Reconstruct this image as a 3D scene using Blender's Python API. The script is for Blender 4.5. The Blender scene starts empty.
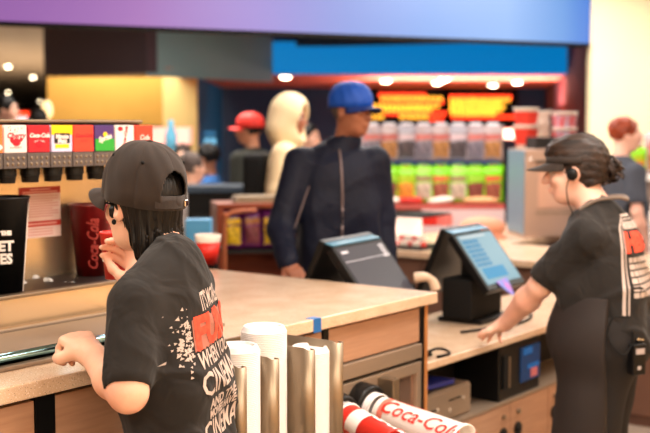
import bpy, bmesh, math, random
import numpy as np
from mathutils import Vector, Matrix
from mathutils.bvhtree import BVHTree
random.seed(5)
S = bpy.context.scene
COL = S.collection

# ---------------------------------------------------------------- camera
FPX, HCAM, HORIZ = 1132.0, 1.60, 127.0
TILT = math.atan((216.5 - HORIZ) / FPX)
cam_d = bpy.data.cameras.new('camera'); cam = bpy.data.objects.new('camera', cam_d); COL.objects.link(cam)
cam_d.sensor_width = 36.0; cam_d.lens = FPX * 36.0 / 650.0
cam.location = (0, 0, HCAM); cam.rotation_euler = (math.pi / 2 - TILT, 0, 0)
cam_d.clip_start = 0.05; cam_d.clip_end = 200
cam_d.dof.use_dof = True; cam_d.dof.focus_distance = 2.75; cam_d.dof.aperture_fstop = 3.0
S.camera = cam
# ---------------------------------------------------------------- world and lights
w = bpy.data.worlds.new('world'); S.world = w; w.use_nodes = True
w.node_tree.nodes['Background'].inputs[0].default_value = (1.0, 0.90, 0.78, 1)
w.node_tree.nodes['Background'].inputs[1].default_value = 0.22
S.view_settings.view_transform = 'Standard'; S.view_settings.look = 'None'
S.view_settings.gamma = 1.0; S.view_settings.use_curve_mapping = False
S.view_settings.exposure = 0.45
def area(name, loc, rot, size, power, col=(1, .86, .72), sy=None):
    d = bpy.data.lights.new(name, 'AREA'); d.energy = power; d.color = col
    d.size = size
    if sy: d.shape = 'RECTANGLE'; d.size_y = sy
    o = bpy.data.objects.new(name, d); o.location = loc; o.rotation_euler = rot; COL.objects.link(o); return o
area('ceiling_light_counter', (0.7, 2.9, 2.86), (0, 0, 0), 1.0, 58, (1, .88, .77), 1.0)
area('ceiling_light_left', (-2.2, 2.6, 2.86), (0, 0, 0), 1.2, 58, (1, .86, .73), 1.2)
area('ceiling_light_lane', (1.9, 4.6, 2.86), (0, 0, 0), 1.2, 46, (1, .88, .78), 1.2)
area('ceiling_light_guest', (0.3, 7.0, 2.2 + .66), (0, 0, 0), 1.6, 60, (1, .92, .86), 1.6)
area('ceiling_light_candy', (1.5, 8.4, 2.86), (0, 0, 0), 2.0, 60, (1, .92, .86), 1.2)
area('ceiling_light_lobby', (-2.7, 14.1, 2.86), (0, 0, 0), 1.8, 40, (1, .88, .72), .5)
area('ceiling_light_lobby_far', (-5.5, 22, 2.86), (0, 0, 0), 5.0, 1300, (1, .86, .70), 8.0)
area('bounce_fill_behind', (0.2, -0.9, 2.86), (0, 0, 0), 2.6, 150, (1, .86, .70), 1.2)  # added fill for the unseen wall behind the camera
area('ceiling_light_crowd', (-1.2, 9.6, 2.86), (0, 0, 0), 1.6, 90, (1, .9, .8), 1.2)
area('bounce_fill_lane', (1.9, .6, 2.86), (0, 0, 0), 1.4, 70, (1, .86, .70), 1.4)  # added lamp that lights the unseen lane wall
area('rear_wall_fill', (1.6, 16.2, 2.24), (math.radians(25), 0, 0), 4.0, 60, (1, .8, .75), .8)  # added fill aimed at the dark rear wall, no fixture there
area('ceiling_light_wall', (3.9, 7.6, 2.86), (0, math.radians(-8), 0), 1.0, 74, (1, .94, .82), 1.6)

# ---------------------------------------------------------------- frames and helpers
def W(px, py, d):
    up = (216.5 - py) / FPX * d
    return Vector(((px - 325) / FPX * d, d * math.cos(TILT) + up * math.sin(TILT), HCAM - d * math.sin(TILT) + up * math.cos(TILT)))
def Wz(px, py, z):
    a = W(px, py, 1.0) - Vector((0, 0, HCAM)); k = (z - HCAM) / a.z
    return Vector((0, 0, HCAM)) + a * k
AZ = math.atan(857 / (FPX / math.cos(TILT)))
CROT = math.pi / 2 - AZ
C0 = Wz(438, 292, 1.0); C0.z = 0
U = Vector((math.sin(AZ), math.cos(AZ), 0)); V = Vector((-math.cos(AZ), math.sin(AZ), 0))
def cf(u, v, z=0.0): return C0 + U * u + V * v + Vector((0, 0, z))
def s2l(c):
    c = c / 255.0
    return c / 12.92 if c <= .04045 else ((c + .055) / 1.055) ** 2.4
def rgb(*a):
    if len(a) == 1:
        h = a[0].lstrip('#'); a = tuple(int(h[i:i + 2], 16) for i in (0, 2, 4))
    return (s2l(a[0]), s2l(a[1]), s2l(a[2]), 1.0)

def mat(name, col, rough=.5, metal=0.0, emit=None, es=0.0, noise=None, bump=0.0, bscale=60, col2=None, nscale=20, spec=.5, trans=0.0, alpha=1.0, sheen=0.0, stretch=None, wr=False, ior=1.45, coat=0.0):
    m = bpy.data.materials.new(name); m.use_nodes = True
    nt = m.node_tree; b = nt.nodes['Principled BSDF']
    b.inputs['Base Color'].default_value = col; b.inputs['Roughness'].default_value = rough
    b.inputs['Metallic'].default_value = metal; b.inputs['Specular IOR Level'].default_value = spec
    b.inputs['Transmission Weight'].default_value = trans; b.inputs['Alpha'].default_value = alpha
    b.inputs['IOR'].default_value = ior; b.inputs['Coat Weight'].default_value = coat
    b.inputs['Sheen Weight'].default_value = sheen
    if emit: b.inputs['Emission Color'].default_value = emit; b.inputs['Emission Strength'].default_value = es
    tc = nt.nodes.new('ShaderNodeTexCoord'); mp = nt.nodes.new('ShaderNodeMapping')
    nt.links.new(tc.outputs['Object'], mp.inputs[0])
    if stretch: mp.inputs['Scale'].default_value = stretch
    if col2 is not None:
        n = nt.nodes.new('ShaderNodeTexNoise'); n.inputs['Scale'].default_value = nscale; n.inputs['Detail'].default_value = 4
        r = nt.nodes.new('ShaderNodeValToRGB'); r.color_ramp.elements[0].position = .35; r.color_ramp.elements[1].position = .65
        r.color_ramp.elements[0].color = col; r.color_ramp.elements[1].color = col2
        nt.links.new(mp.outputs[0], n.inputs['Vector']); nt.links.new(n.outputs[0], r.inputs[0]); nt.links.new(r.outputs[0], b.inputs['Base Color'])
    if bump > 0:
        n = nt.nodes.new('ShaderNodeTexNoise'); n.inputs['Scale'].default_value = bscale; n.inputs['Detail'].default_value = 3
        if wr: n.inputs['Detail'].default_value = 2.5; n.inputs['Roughness'].default_value = .45; n.inputs['Distortion'].default_value = .7
        bp = nt.nodes.new('ShaderNodeBump'); bp.inputs['Strength'].default_value = bump; bp.inputs['Distance'].default_value = .04 if wr else .01
        nt.links.new(mp.outputs[0], n.inputs['Vector']); nt.links.new(n.outputs[0], bp.inputs['Height']); nt.links.new(bp.outputs[0], b.inputs['Normal'])
    return m

def stone_mat():
    m = mat('stone_counter', rgb(206, 176, 148), .22, spec=.5)
    nt = m.node_tree; b = nt.nodes['Principled BSDF']; tc = [n for n in nt.nodes if n.type == 'TEX_COORD'][0]
    n1 = nt.nodes.new('ShaderNodeTexNoise'); n1.inputs['Scale'].default_value = 9; n1.inputs['Detail'].default_value = 5
    r1 = nt.nodes.new('ShaderNodeValToRGB'); r1.color_ramp.elements[0].color = rgb(200, 168, 138); r1.color_ramp.elements[1].color = rgb(212, 184, 156)
    r1.color_ramp.elements[0].position = .35; r1.color_ramp.elements[1].position = .65
    v1 = nt.nodes.new('ShaderNodeTexVoronoi'); v1.inputs['Scale'].default_value = 150
    r2 = nt.nodes.new('ShaderNodeValToRGB'); r2.color_ramp.elements[0].position = .12; r2.color_ramp.elements[1].position = .2
    r2.color_ramp.elements[0].color = (1, 1, 1, 1); r2.color_ramp.elements[1].color = (0, 0, 0, 1)
    n3 = nt.nodes.new('ShaderNodeTexNoise'); n3.inputs['Scale'].default_value = 260; n3.inputs['Detail'].default_value = 2
    r3 = nt.nodes.new('ShaderNodeValToRGB'); r3.color_ramp.elements[0].position = .60; r3.color_ramp.elements[1].position = .68
    m1 = nt.nodes.new('ShaderNodeMix'); m1.data_type = 'RGBA'; m1.inputs[7].default_value = rgb(104, 84, 74)
    m2 = nt.nodes.new('ShaderNodeMix'); m2.data_type = 'RGBA'; m2.inputs[7].default_value = rgb(240, 226, 210)
    L = nt.links.new
    for n in (n1, v1, n3): L(tc.outputs['Object'], n.inputs['Vector'])
    L(n1.outputs[0], r1.inputs[0]); L(v1.outputs['Distance'], r2.inputs[0]); L(n3.outputs[0], r3.inputs[0])
    L(r1.outputs[0], m1.inputs[6]); L(r2.outputs[0], m1.inputs[0]); L(m1.outputs[2], m2.inputs[6]); L(r3.outputs[0], m2.inputs[0]); L(m2.outputs[2], b.inputs['Base Color'])
    return m
M = {}
M['stone'] = stone_mat()
M['wood'] = mat('laminate_wood', rgb(164, 124, 98), .42, col2=rgb(176, 136, 108), nscale=6, stretch=(1, 1, 14), bump=.05, bscale=20)
M['wood_edge'] = mat('wood_edge', rgb(190, 128, 74), .5, col2=rgb(168, 108, 60), nscale=8, stretch=(6, 6, 1))
M['wood_red'] = mat('red_brown_wood', rgb(150, 70, 40), .4, col2=rgb(128, 56, 32), nscale=6, stretch=(1, 1, 8))
M['black'] = mat('black_plastic', rgb(11, 11, 12), .4, spec=.3)
M['blackmatte'] = mat('matte_black', rgb(10, 9, 9), .75, spec=.3)
M['darkgap'] = mat('dark_board', rgb(28, 24, 22), .8)
M['steel'] = mat('brushed_steel', rgb(146, 130, 110), .4, .85, bump=.03, bscale=60, stretch=(1, 1, 25))
M['steel_mirror'] = mat('polished_steel', rgb(234, 212, 180), .26, .9, bump=.02, bscale=30, stretch=(1, 1, 18))
M['steel_dark'] = mat('dark_steel', rgb(158, 140, 122), .5, .6, bump=.04, bscale=60, stretch=(20, 1, 1))
M['white'] = mat('white_plastic', rgb(236, 230, 226), .4)
M['lid'] = mat('translucent_lid', rgb(232, 228, 228), .3, spec=.5)
M['red'] = mat('red_print', rgb(214, 44, 34), .4)
M['refl_red'] = mat('red_cup_reflection', rgb(92, 12, 16), .3, col2=rgb(116, 20, 22), nscale=7, stretch=(6, 6, 1))
M['cream'] = mat('cream_paper', rgb(238, 226, 214), .6)
M['blue'] = mat('blue_tape', rgb(30, 96, 160), .5)
M['navyplastic'] = mat('blue_folder', rgb(24, 42, 140), .35)
M['ice'] = mat('ice', (1, 1, 1, 1), .06, trans=.5, ior=1.31, bump=.3, bscale=40)
M['chrome'] = mat('chrome', rgb(225, 222, 218), .1, 1.0)
M['shirt'] = mat('black_cotton', rgb(22, 19, 18), .9, bump=.5, bscale=11, wr=True, col2=rgb(31, 27, 25), nscale=5, sheen=.05)
M['cap'] = mat('brown_black_twill', rgb(40, 31, 27), .82, bump=.12, bscale=500, col2=rgb(47, 37, 32), nscale=8, sheen=.08)
M['capblue'] = mat('blue_twill', rgb(8, 74, 176), .6, bump=.2, bscale=200)
M['capred'] = mat('red_twill', rgb(226, 50, 40), .6)
M['hair'] = mat('near_black_hair', rgb(13, 9, 8), .5, spec=.35, bump=.5, bscale=90, stretch=(1, 1, .06))
M['hairbrown'] = mat('dark_brown_hair', rgb(26, 17, 13), .42, spec=.4, col2=rgb(58, 40, 30), nscale=26, bump=.7, bscale=60, stretch=(3, .4, 3))
M['hairred'] = mat('ginger_hair', rgb(120, 44, 18), .5, col2=rgb(160, 66, 28), nscale=30)
M['hairgrey'] = mat('grey_stubble_hair', rgb(70, 58, 54), .8, col2=rgb(104, 90, 84), nscale=60)
def skin(name, c, c2): 
    m = mat(name, c, .5, col2=c2, nscale=9, bump=.08, bscale=160); b = m.node_tree.nodes['Principled BSDF']
    b.inputs['Subsurface Weight'].default_value = .12; b.inputs['Subsurface Radius'].default_value = (.02, .008, .004); b.inputs['Subsurface Scale'].default_value = .5
    return m
M['skin'] = skin('fair_skin', rgb(236, 190, 164), rgb(228, 170, 144))
M['skin2'] = skin('pale_skin', rgb(238, 192, 172), rgb(230, 174, 152))
M['skindark'] = skin('brown_skin', rgb(164, 104, 76), rgb(142, 86, 62))
M['skinmid'] = skin('tan_skin', rgb(190, 130, 98), rgb(176, 116, 86))
M['jacket'] = mat('navy_shell', rgb(9, 14, 32), .65, spec=.3, bump=.4, bscale=8, wr=True, col2=rgb(13, 19, 40), nscale=4)
M['hoodie'] = mat('cream_fleece', rgb(226, 202, 160), .9, bump=.4, bscale=150)
M['olive'] = mat('dark_olive_cloth', rgb(42, 44, 38), .9)
M['tee_white'] = mat('white_cloth', rgb(220, 210, 206), .9)
M['tee_grey'] = mat('grey_cloth', rgb(66, 70, 80), .9)
M['tee_blue'] = mat('blue_cloth', rgb(40, 90, 150), .9)
M['pants'] = mat('black_trousers', rgb(24, 20, 20), .85, bump=.12, bscale=300)
M['apron'] = mat('black_apron', rgb(34, 26, 24), .8, bump=.12, bscale=240)
M['print_grey'] = mat('grey_shirt_print', rgb(188, 172, 164), .8)
M['print_orange'] = mat('orange_shirt_print', rgb(232, 84, 58), .8, col2=rgb(210, 66, 46), nscale=70)
M['zip'] = mat('zip_grey', rgb(120, 104, 104), .4, .5)
M['eyewhite'] = mat('eye_white', rgb(225, 215, 205), .3)
M['eyedark'] = mat('eye_dark', rgb(20, 14, 12), .2)
M['lips'] = mat('lips', rgb(150, 80, 74), .5)

def tag(o, label=None, cat=None, group=None, kind=None):
    if label: o['label'] = label
    if cat: o['category'] = cat
    if group: o['group'] = group
    if kind: o['kind'] = kind
    return o
def empty(name, loc, rz=0, label=None, cat=None, group=None, rot=None):
    o = bpy.data.objects.new(name, None); COL.objects.link(o); o.location = loc
    o.rotation_euler = rot if rot else (0, 0, rz); o.empty_display_size = .05
    return tag(o, label, cat, group)
def link_mesh(name, me, m, parent=None, loc=None, rot=None, smooth=False):
    o = bpy.data.objects.new(name, me); COL.objects.link(o)
    if m is not None and len(me.materials) == 0: me.materials.append(m)
    if parent is not None: o.parent = parent
    if loc is not None: o.location = loc
    if rot is not None: o.rotation_euler = rot
    if smooth: me.polygons.foreach_set('use_smooth', [True] * len(me.polygons)); me.update()
    return o
class MB:
    def __init__(s): s.bm = bmesh.new(); s.sm = False
    def box(s, x0, x1, y0, y1, z0, z1, Mx=None):
        mm = Matrix.Translation(((x0 + x1) / 2, (y0 + y1) / 2, (z0 + z1) / 2)) @ Matrix.Diagonal((abs(x1 - x0), abs(y1 - y0), abs(z1 - z0), 1))
        if Mx is not None: mm = Mx @ mm
        bmesh.ops.create_cube(s.bm, size=1, matrix=mm); return s
    def cyl(s, a, b, ra, rb=None, n=24, caps=True):
        a = Vector(a); b = Vector(b); d = b - a
        q = d.to_track_quat('Z', 'Y').to_matrix().to_4x4()
        bmesh.ops.create_cone(s.bm, cap_ends=caps, segments=n, radius1=ra, radius2=rb if rb is not None else ra, depth=d.length, matrix=Matrix.Translation((a + b) / 2) @ q); return s
    def sph(s, c, r, n=16, Mx=None):
        r = r if hasattr(r, '__len__') else (r, r, r)
        mm = Matrix.Translation(c) @ (Mx if Mx is not None else Matrix()) @ Matrix.Diagonal((*r, 1))
        bmesh.ops.create_uvsphere(s.bm, u_segments=n, v_segments=max(6, n // 2), radius=1, matrix=mm); return s
    def lathe(s, prof, n=40, Mx=None, cap=False):
        rings = []
        for r, z in prof:
            ring = []
            for i in range(n):
                a = 2 * math.pi * i / n; p = Vector((r * math.cos(a), r * math.sin(a), z))
                ring.append(s.bm.verts.new(Mx @ p if Mx is not None else p))
            rings.append(ring)
        for A, B in zip(rings, rings[1:]):
            for i in range(n):
                try: s.bm.faces.new((A[i], A[(i + 1) % n], B[(i + 1) % n], B[i]))
                except ValueError: pass
        if cap: s.bm.faces.new(list(reversed(rings[0]))); s.bm.faces.new(rings[-1])
        return s
    def tube(s, pts, r, n=8):
        pts = [Vector(p) for p in pts]; rings = []
        for i, p in enumerate(pts):
            t = (pts[min(i + 1, len(pts) - 1)] - pts[max(i - 1, 0)]).normalized()
            x = t.cross(Vector((0, 0, 1))); x = x.normalized() if x.length > .05 else Vector((1, 0, 0)); y = t.cross(x)
            rr = r[i] if hasattr(r, '__len__') else r
            rings.append([s.bm.verts.new(p + (x * math.cos(2 * math.pi * k / n) + y * math.sin(2 * math.pi * k / n)) * rr) for k in range(n)])
        for A, B in zip(rings, rings[1:]):
            for k in range(n): s.bm.faces.new((A[k], A[(k + 1) % n], B[(k + 1) % n], B[k]))
        s.bm.faces.new(list(reversed(rings[0]))); s.bm.faces.new(rings[-1]); return s
    def poly(s, pts, Mx=None):
        s.bm.faces.new([s.bm.verts.new(Mx @ Vector(p) if Mx is not None else Vector(p)) for p in pts]); return s
    def build(s, name, m, parent=None, loc=None, rot=None, bevel=0, smooth=False, solid=0):
        me = bpy.data.meshes.new(name); bmesh.ops.recalc_face_normals(s.bm, faces=s.bm.faces); s.bm.to_mesh(me); s.bm.free()
        o = link_mesh(name, me, m, parent, loc, rot, smooth)
        if solid: md = o.modifiers.new('solid', 'SOLIDIFY'); md.thickness = solid; md.offset = 0
        if bevel: md = o.modifiers.new('bevel', 'BEVEL'); md.width = bevel; md.segments = 2; md.limit_method = 'ANGLE'
        if smooth:
            me.polygons.foreach_set('use_smooth', [True] * len(me.polygons))
        return o
def smooth_by_angle(o, ang=40):
    me = o.data; bm = bmesh.new(); bm.from_mesh(me)
    for e in bm.edges:
        e.smooth = not (len(e.link_faces) == 2 and e.calc_face_angle(0) > math.radians(ang))
    for f in bm.faces: f.smooth = True
    bm.to_mesh(me); bm.free(); return o
def curve_pts(pts, n=8):
    P = [Vector(p) for p in pts]; out = []
    for i in range(len(P) - 1):
        a = P[max(i - 1, 0)]; b = P[i]; c = P[i + 1]; d = P[min(i + 2, len(P) - 1)]
        for k in range(n):
            t = k / n
            out.append(.5 * ((2 * b) + (c - a) * t + (2 * a - 5 * b + 4 * c - d) * t * t + (-a + 3 * b - 3 * c + d) * t ** 3))
    out.append(P[-1]); return out

def text_bm(body, size, shear=0, weight=0, sx=1.0, maxlen=None, align='CENTER'):
    cu = bpy.data.curves.new('t', 'FONT'); cu.body = body; cu.size = size; cu.shear = shear; cu.offset = weight
    cu.align_x = align; cu.align_y = 'CENTER'; cu.resolution_u = 2
    o = bpy.data.objects.new('t', cu); COL.objects.link(o); bpy.context.view_layer.update()
    me = bpy.data.meshes.new_from_object(o.evaluated_get(bpy.context.evaluated_depsgraph_get()))
    bm = bmesh.new(); bm.from_mesh(me); bpy.data.objects.remove(o); bpy.data.curves.remove(cu); bpy.data.meshes.remove(me)
    bmesh.ops.triangulate(bm, faces=bm.faces)
    for v in bm.verts: v.co.x *= sx
    if maxlen:
        for it in range(6):
            es = [e for e in bm.edges if e.calc_length() > maxlen]
            if not es: break
            bmesh.ops.subdivide_edges(bm, edges=es, cuts=1); bmesh.ops.triangulate(bm, faces=bm.faces)
    return bm
def bm_obj(bm, name, m, parent=None, fn=None):
    if fn:
        for v in bm.verts: v.co = fn(v.co)
    me = bpy.data.meshes.new(name); bm.to_mesh(me); bm.free(); return link_mesh(name, me, m, parent)
def put_text(body, size, m, parent, Mx, **k):
    return bm_obj(text_bm(body, size, **k), 'lettering', m, parent, lambda c: Mx @ c)

# ---------------------------------------------------------------- smooth distance-field modelling
def rotm(ax, a): return np.array(Matrix.Rotation(a, 3, ax))
class Field:
    def __init__(s): s.ops = []; s.cuts = []; s.warp = None; s.Rt = None
    def T(s, c):
        c = np.array(c, float)
        if s.Rt is None: return c
        return s.Rt[0] @ c + s.Rt[1]
    def cap(s, a, b, ra, rb=None, k=.02, op='u'):
        a = s.T(a); b = s.T(b); rb = ra if rb is None else rb; r = max(ra, rb)
        lo = np.minimum(a, b) - r; hi = np.maximum(a, b) + r; ba = b - a; L2 = max(ba @ ba, 1e-9)
        def f(X, Y, Z):
            h = np.clip(((X - a[0]) * ba[0] + (Y - a[1]) * ba[1] + (Z - a[2]) * ba[2]) / L2, 0, 1)
            return np.sqrt((X - a[0] - h * ba[0]) ** 2 + (Y - a[1] - h * ba[1]) ** 2 + (Z - a[2] - h * ba[2]) ** 2) - (ra + (rb - ra) * h)
        s.ops.append((op, k, lo, hi, f)); return s
    def chain(s, pts, rs, k=.02):
        for i in range(len(pts) - 1): s.cap(pts[i], pts[i + 1], rs[i], rs[i + 1], k)
        return s
    def ell(s, c, r, R=None, k=.02, op='u'):
        c = s.T(c); r = np.array(r, float); R = np.eye(3) if R is None else np.array(R)
        if s.Rt is not None: R = s.Rt[0] @ R
        m = max(r); 
        def f(X, Y, Z):
            dx, dy, dz = X - c[0], Y - c[1], Z - c[2]
            x = (R[0, 0] * dx + R[1, 0] * dy + R[2, 0] * dz) / r[0]; y = (R[0, 1] * dx + R[1, 1] * dy + R[2, 1] * dz) / r[1]; z = (R[0, 2] * dx + R[1, 2] * dy + R[2, 2] * dz) / r[2]
            k0 = np.sqrt(x * x + y * y + z * z) + 1e-6; k1 = np.sqrt((x / r[0]) ** 2 + (y / r[1]) ** 2 + (z / r[2]) ** 2) + 1e-6
            return k0 * (k0 - 1) / k1
        e = np.sqrt((R ** 2) @ (r ** 2))
        s.ops.append((op, k, c - e, c + e, f)); return s
    def box(s, c, h, rd=.01, R=None, k=.02, op='u'):
        c = s.T(c); h = np.array(h, float); R = np.eye(3) if R is None else np.array(R)
        if s.Rt is not None: R = s.Rt[0] @ R
        def f(X, Y, Z):
            dx, dy, dz = X - c[0], Y - c[1], Z - c[2]
            q = [np.abs(R[0, i] * dx + R[1, i] * dy + R[2, i] * dz) - h[i] + rd for i in range(3)]
            o = np.sqrt(sum(np.maximum(a, 0) ** 2 for a in q)); return o + np.minimum(np.maximum(q[0], np.maximum(q[1], q[2])), 0) - rd
        e = np.abs(R) @ h
        s.ops.append((op, k, c - e, c + e, f)); return s
    def cut(s, p, n, k=.004):
        # keeps the side n points away from
        p = s.T(p); n = np.array(n, float)
        if s.Rt is not None: n = s.Rt[0] @ n
        s.cuts.append((p, n / np.linalg.norm(n), k)); return s
    def build(s, name, m, parent=None, h=.006):
        lo = np.min([o[2] for o in s.ops if o[0] == 'u'], axis=0) - 3 * h - .012; hi = np.max([o[3] for o in s.ops if o[0] == 'u'], axis=0) + 3 * h + .012
        n = np.ceil((hi - lo) / h).astype(int) + 1
        D = np.full(n, .5, np.float32); ax = [np.arange(n[i], dtype=np.float32) * h + lo[i] for i in range(3)]
        for op, k, a, b, f in s.ops:
            mg = k + 2 * h + .01
            i0 = np.maximum(np.floor((a - mg - lo) / h).astype(int), 0); i1 = np.minimum(np.ceil((b + mg - lo) / h).astype(int) + 1, n)
            if np.any(i1 <= i0): continue
            sl = tuple(slice(i0[i], i1[i]) for i in range(3))
            d = f(ax[0][sl[0]][:, None, None], ax[1][sl[1]][None, :, None], ax[2][sl[2]][None, None, :]).astype(np.float32)
            A = D[sl]
            if op == 'u':
                hh = np.maximum(k - np.abs(A - d), 0) / k; D[sl] = np.minimum(A, d) - hh * hh * k * .25
            else:
                d = -d; hh = np.maximum(k - np.abs(A - d), 0) / k; D[sl] = np.maximum(A, d) + hh * hh * k * .25
        if s.warp is not None:
            idx = np.nonzero(np.abs(D) < .03); P = [ax[i][idx[i]] for i in range(3)]; D[idx] += s.warp(*P).astype(np.float32)
        for p, nn, k in s.cuts:
            d = ((ax[0][:, None, None] - p[0]) * nn[0] + (ax[1][None, :, None] - p[1]) * nn[1] + (ax[2][None, None, :] - p[2]) * nn[2]).astype(np.float32)
            hh = np.maximum(k - np.abs(D - d), 0) / k; D = np.maximum(D, d) + hh * hh * k * .25
        D[0] = D[-1] = .1; D[:, 0] = D[:, -1] = .1; D[:, :, 0] = D[:, :, -1] = .1
        V_, F_ = surf_nets(D, lo, h)
        me = bpy.data.meshes.new(name); me.vertices.add(len(V_)); me.vertices.foreach_set('co', V_.ravel())
        me.loops.add(F_.size); me.loops.foreach_set('vertex_index', F_.ravel()); me.polygons.add(len(F_))
        me.polygons.foreach_set('loop_start', np.arange(len(F_)) * 4); me.polygons.foreach_set('loop_total', np.full(len(F_), 4))
        me.update(calc_edges=True); me.validate()
        return link_mesh(name, me, m, parent, smooth=True)
def surf_nets(D, lo, h):
    ins = D < 0; n = D.shape
    cnt = np.zeros(tuple(x - 1 for x in n), np.int8)
    offs = [(i, j, k) for i in (0, 1) for j in (0, 1) for k in (0, 1)]
    for o in offs: cnt += ins[o[0]:n[0] - 1 + o[0], o[1]:n[1] - 1 + o[1], o[2]:n[2] - 1 + o[2]]
    I = np.nonzero((cnt > 0) & (cnt < 8)); N = len(I[0])
    idm = np.full(cnt.shape, -1, np.int32); idm[I] = np.arange(N)
    acc = np.zeros((N, 3)); c = np.zeros(N)
    val = {o: D[I[0] + o[0], I[1] + o[1], I[2] + o[2]].astype(float) for o in offs}
    for o in offs:
        for a in range(3):
            if o[a] == 0:
                p = list(o); p[a] = 1; A = val[o]; B = val[tuple(p)]; m = (A < 0) != (B < 0)
                t = A[m] / (A[m] - B[m]); q = np.tile(np.array(o, float), (m.sum(), 1)); q[:, a] += t; acc[m] += q; c[m] += 1
    V_ = (acc / c[:, None] + np.stack(I, 1)) * h + lo
    F_ = []
    for a in range(3):
        b, c_ = [(1, 2), (2, 0), (0, 1)][a]
        s0 = [slice(None)] * 3; s1 = [slice(None)] * 3
        s0[a] = slice(0, n[a] - 1); s1[a] = slice(1, n[a])
        A = ins[tuple(s0)]; B = ins[tuple(s1)]; X = np.nonzero(A != B); X = np.stack(X, 1)
        ok = (X[:, b] > 0) & (X[:, c_] > 0) & (X[:, b] < n[b] - 1) & (X[:, c_] < n[c_] - 1); X = X[ok]
        def g(db, dc):
            Y = X.copy(); Y[:, b] += db; Y[:, c_] += dc; return idm[Y[:, 0], Y[:, 1], Y[:, 2]]
        q = np.stack([g(-1, -1), g(0, -1), g(0, 0), g(-1, 0)], 1)
        fl = ~A[X[:, 0], X[:, 1], X[:, 2]]; q[fl] = q[fl][:, ::-1]; F_.append(q)
    return V_, np.concatenate(F_).astype(np.int32)

def bvh_of(o):
    me = o.data; co = np.empty(len(me.vertices) * 3); me.vertices.foreach_get('co', co)
    fi = np.empty(len(me.loops), np.int32); me.loops.foreach_get('vertex_index', fi)
    return BVHTree.FromPolygons(co.reshape(-1, 3).tolist(), fi.reshape(-1, 4).tolist())
# ---------------------------------------------------------------- people
def hand(F, wrist, dr, nrm, left, curls=(.5, .5, .5, .5), thumb=.5, s=1.0, spread=.12):
    d = Vector(dr).normalized(); n = Vector(nrm); n = (n - d * n.dot(d)).normalized(); side = d.cross(n) * (1 if left else -1)   # side = thumb side
    w_ = Vector(wrist); P = lambda a, b, c: w_ + (d * a + side * b + n * c) * s
    F.cap(P(0, .006, 0), P(.03, .006, 0), .024 * s, .024 * s, .02)
    for b, l in ((-.028, .078), (-.009, .085), (.011, .085), (.029, .078)): F.cap(P(.02, b * .7, 0), P(l, b, -.001), .0135 * s, .0115 * s, .016)
    for i, (b, l0, ln) in enumerate(((-.030, .078, .062), (-.010, .085, .076), (.011, .085, .080), (.031, .079, .070))):
        c = curls[i]; ang = 0; p = P(l0, b, 0); fan = b * spread * 12
        seg = [ln * .45, ln * .31, ln * .24]; r = .0088 * s; pts = [p]
        for j in range(3):
            ang += c * (1.0, 1.1, .8)[j]
            v = (d * math.cos(ang) + n * math.sin(ang)) + side * fan * math.cos(ang) * .6
            p = p + v.normalized() * seg[j] * s; pts.append(p)
        F.chain(pts, [r * 1.05, r, r * .93, r * .82], .005)
    t0 = P(.022, .024, .004); t1 = t0 + (d * .028 + side * .024 + n * (.010 + .012 * thumb)) * s
    t2 = t1 + (d * .028 - side * .008 * thumb + side * .010 * (1 - thumb) + n * .016 * thumb) * s; t3 = t2 + (d * .024 - side * .014 * thumb + side * .006 * (1 - thumb) + n * .012 * thumb) * s
    F.chain([t0, t1, t2, t3], [.016 * s, .012 * s, .0105 * s, .0085 * s], .012)

def head_parts(F, s=1.0):
    F.ell((0, -.012 * s, .028 * s), (.074 * s, .094 * s, .086 * s))
    F.ell((0, .028 * s, -.030 * s), (.060 * s, .062 * s, .080 * s), k=.03)
    F.ell((0, .048 * s, -.082 * s), (.032 * s, .030 * s, .024 * s), k=.03)
    F.cap((-.028 * s, .078 * s, .022 * s), (.028 * s, .078 * s, .022 * s), .011 * s, k=.018)
    for x in (-1, 1):
        F.ell((x * .030 * s, .092 * s, .004 * s), (.016 * s, .012 * s, .011 * s), k=.010, op='s')
        F.ell((x * .038 * s, .060 * s, -.022 * s), (.020 * s, .020 * s, .018 * s), k=.02)
        F.ell((x * .076 * s, -.004 * s, -.006 * s), (.009 * s, .018 * s, .030 * s), R=rotm('X', .15) @ rotm('Z', -x * .35), k=.006)
        F.ell((x * .083 * s, .002 * s, -.003 * s), (.006 * s, .009 * s, .015 * s), k=.004, op='s')
    F.cap((0, .088 * s, .008 * s), (0, .108 * s, -.026 * s), .008 * s, .012 * s, k=.010)
    F.cap((-.011 * s, .098 * s, -.030 * s), (.011 * s, .098 * s, -.030 * s), .007 * s, k=.006)
    F.ell((0, .090 * s, -.052 * s), (.024 * s, .010 * s, .006 * s), k=.007)
    F.ell((0, .087 * s, -.063 * s), (.021 * s, .010 * s, .007 * s), k=.006)
    F.ell((0, .103 * s, -.0572 * s), (.022 * s, .008 * s, .0018 * s), k=.003, op='s')

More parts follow.
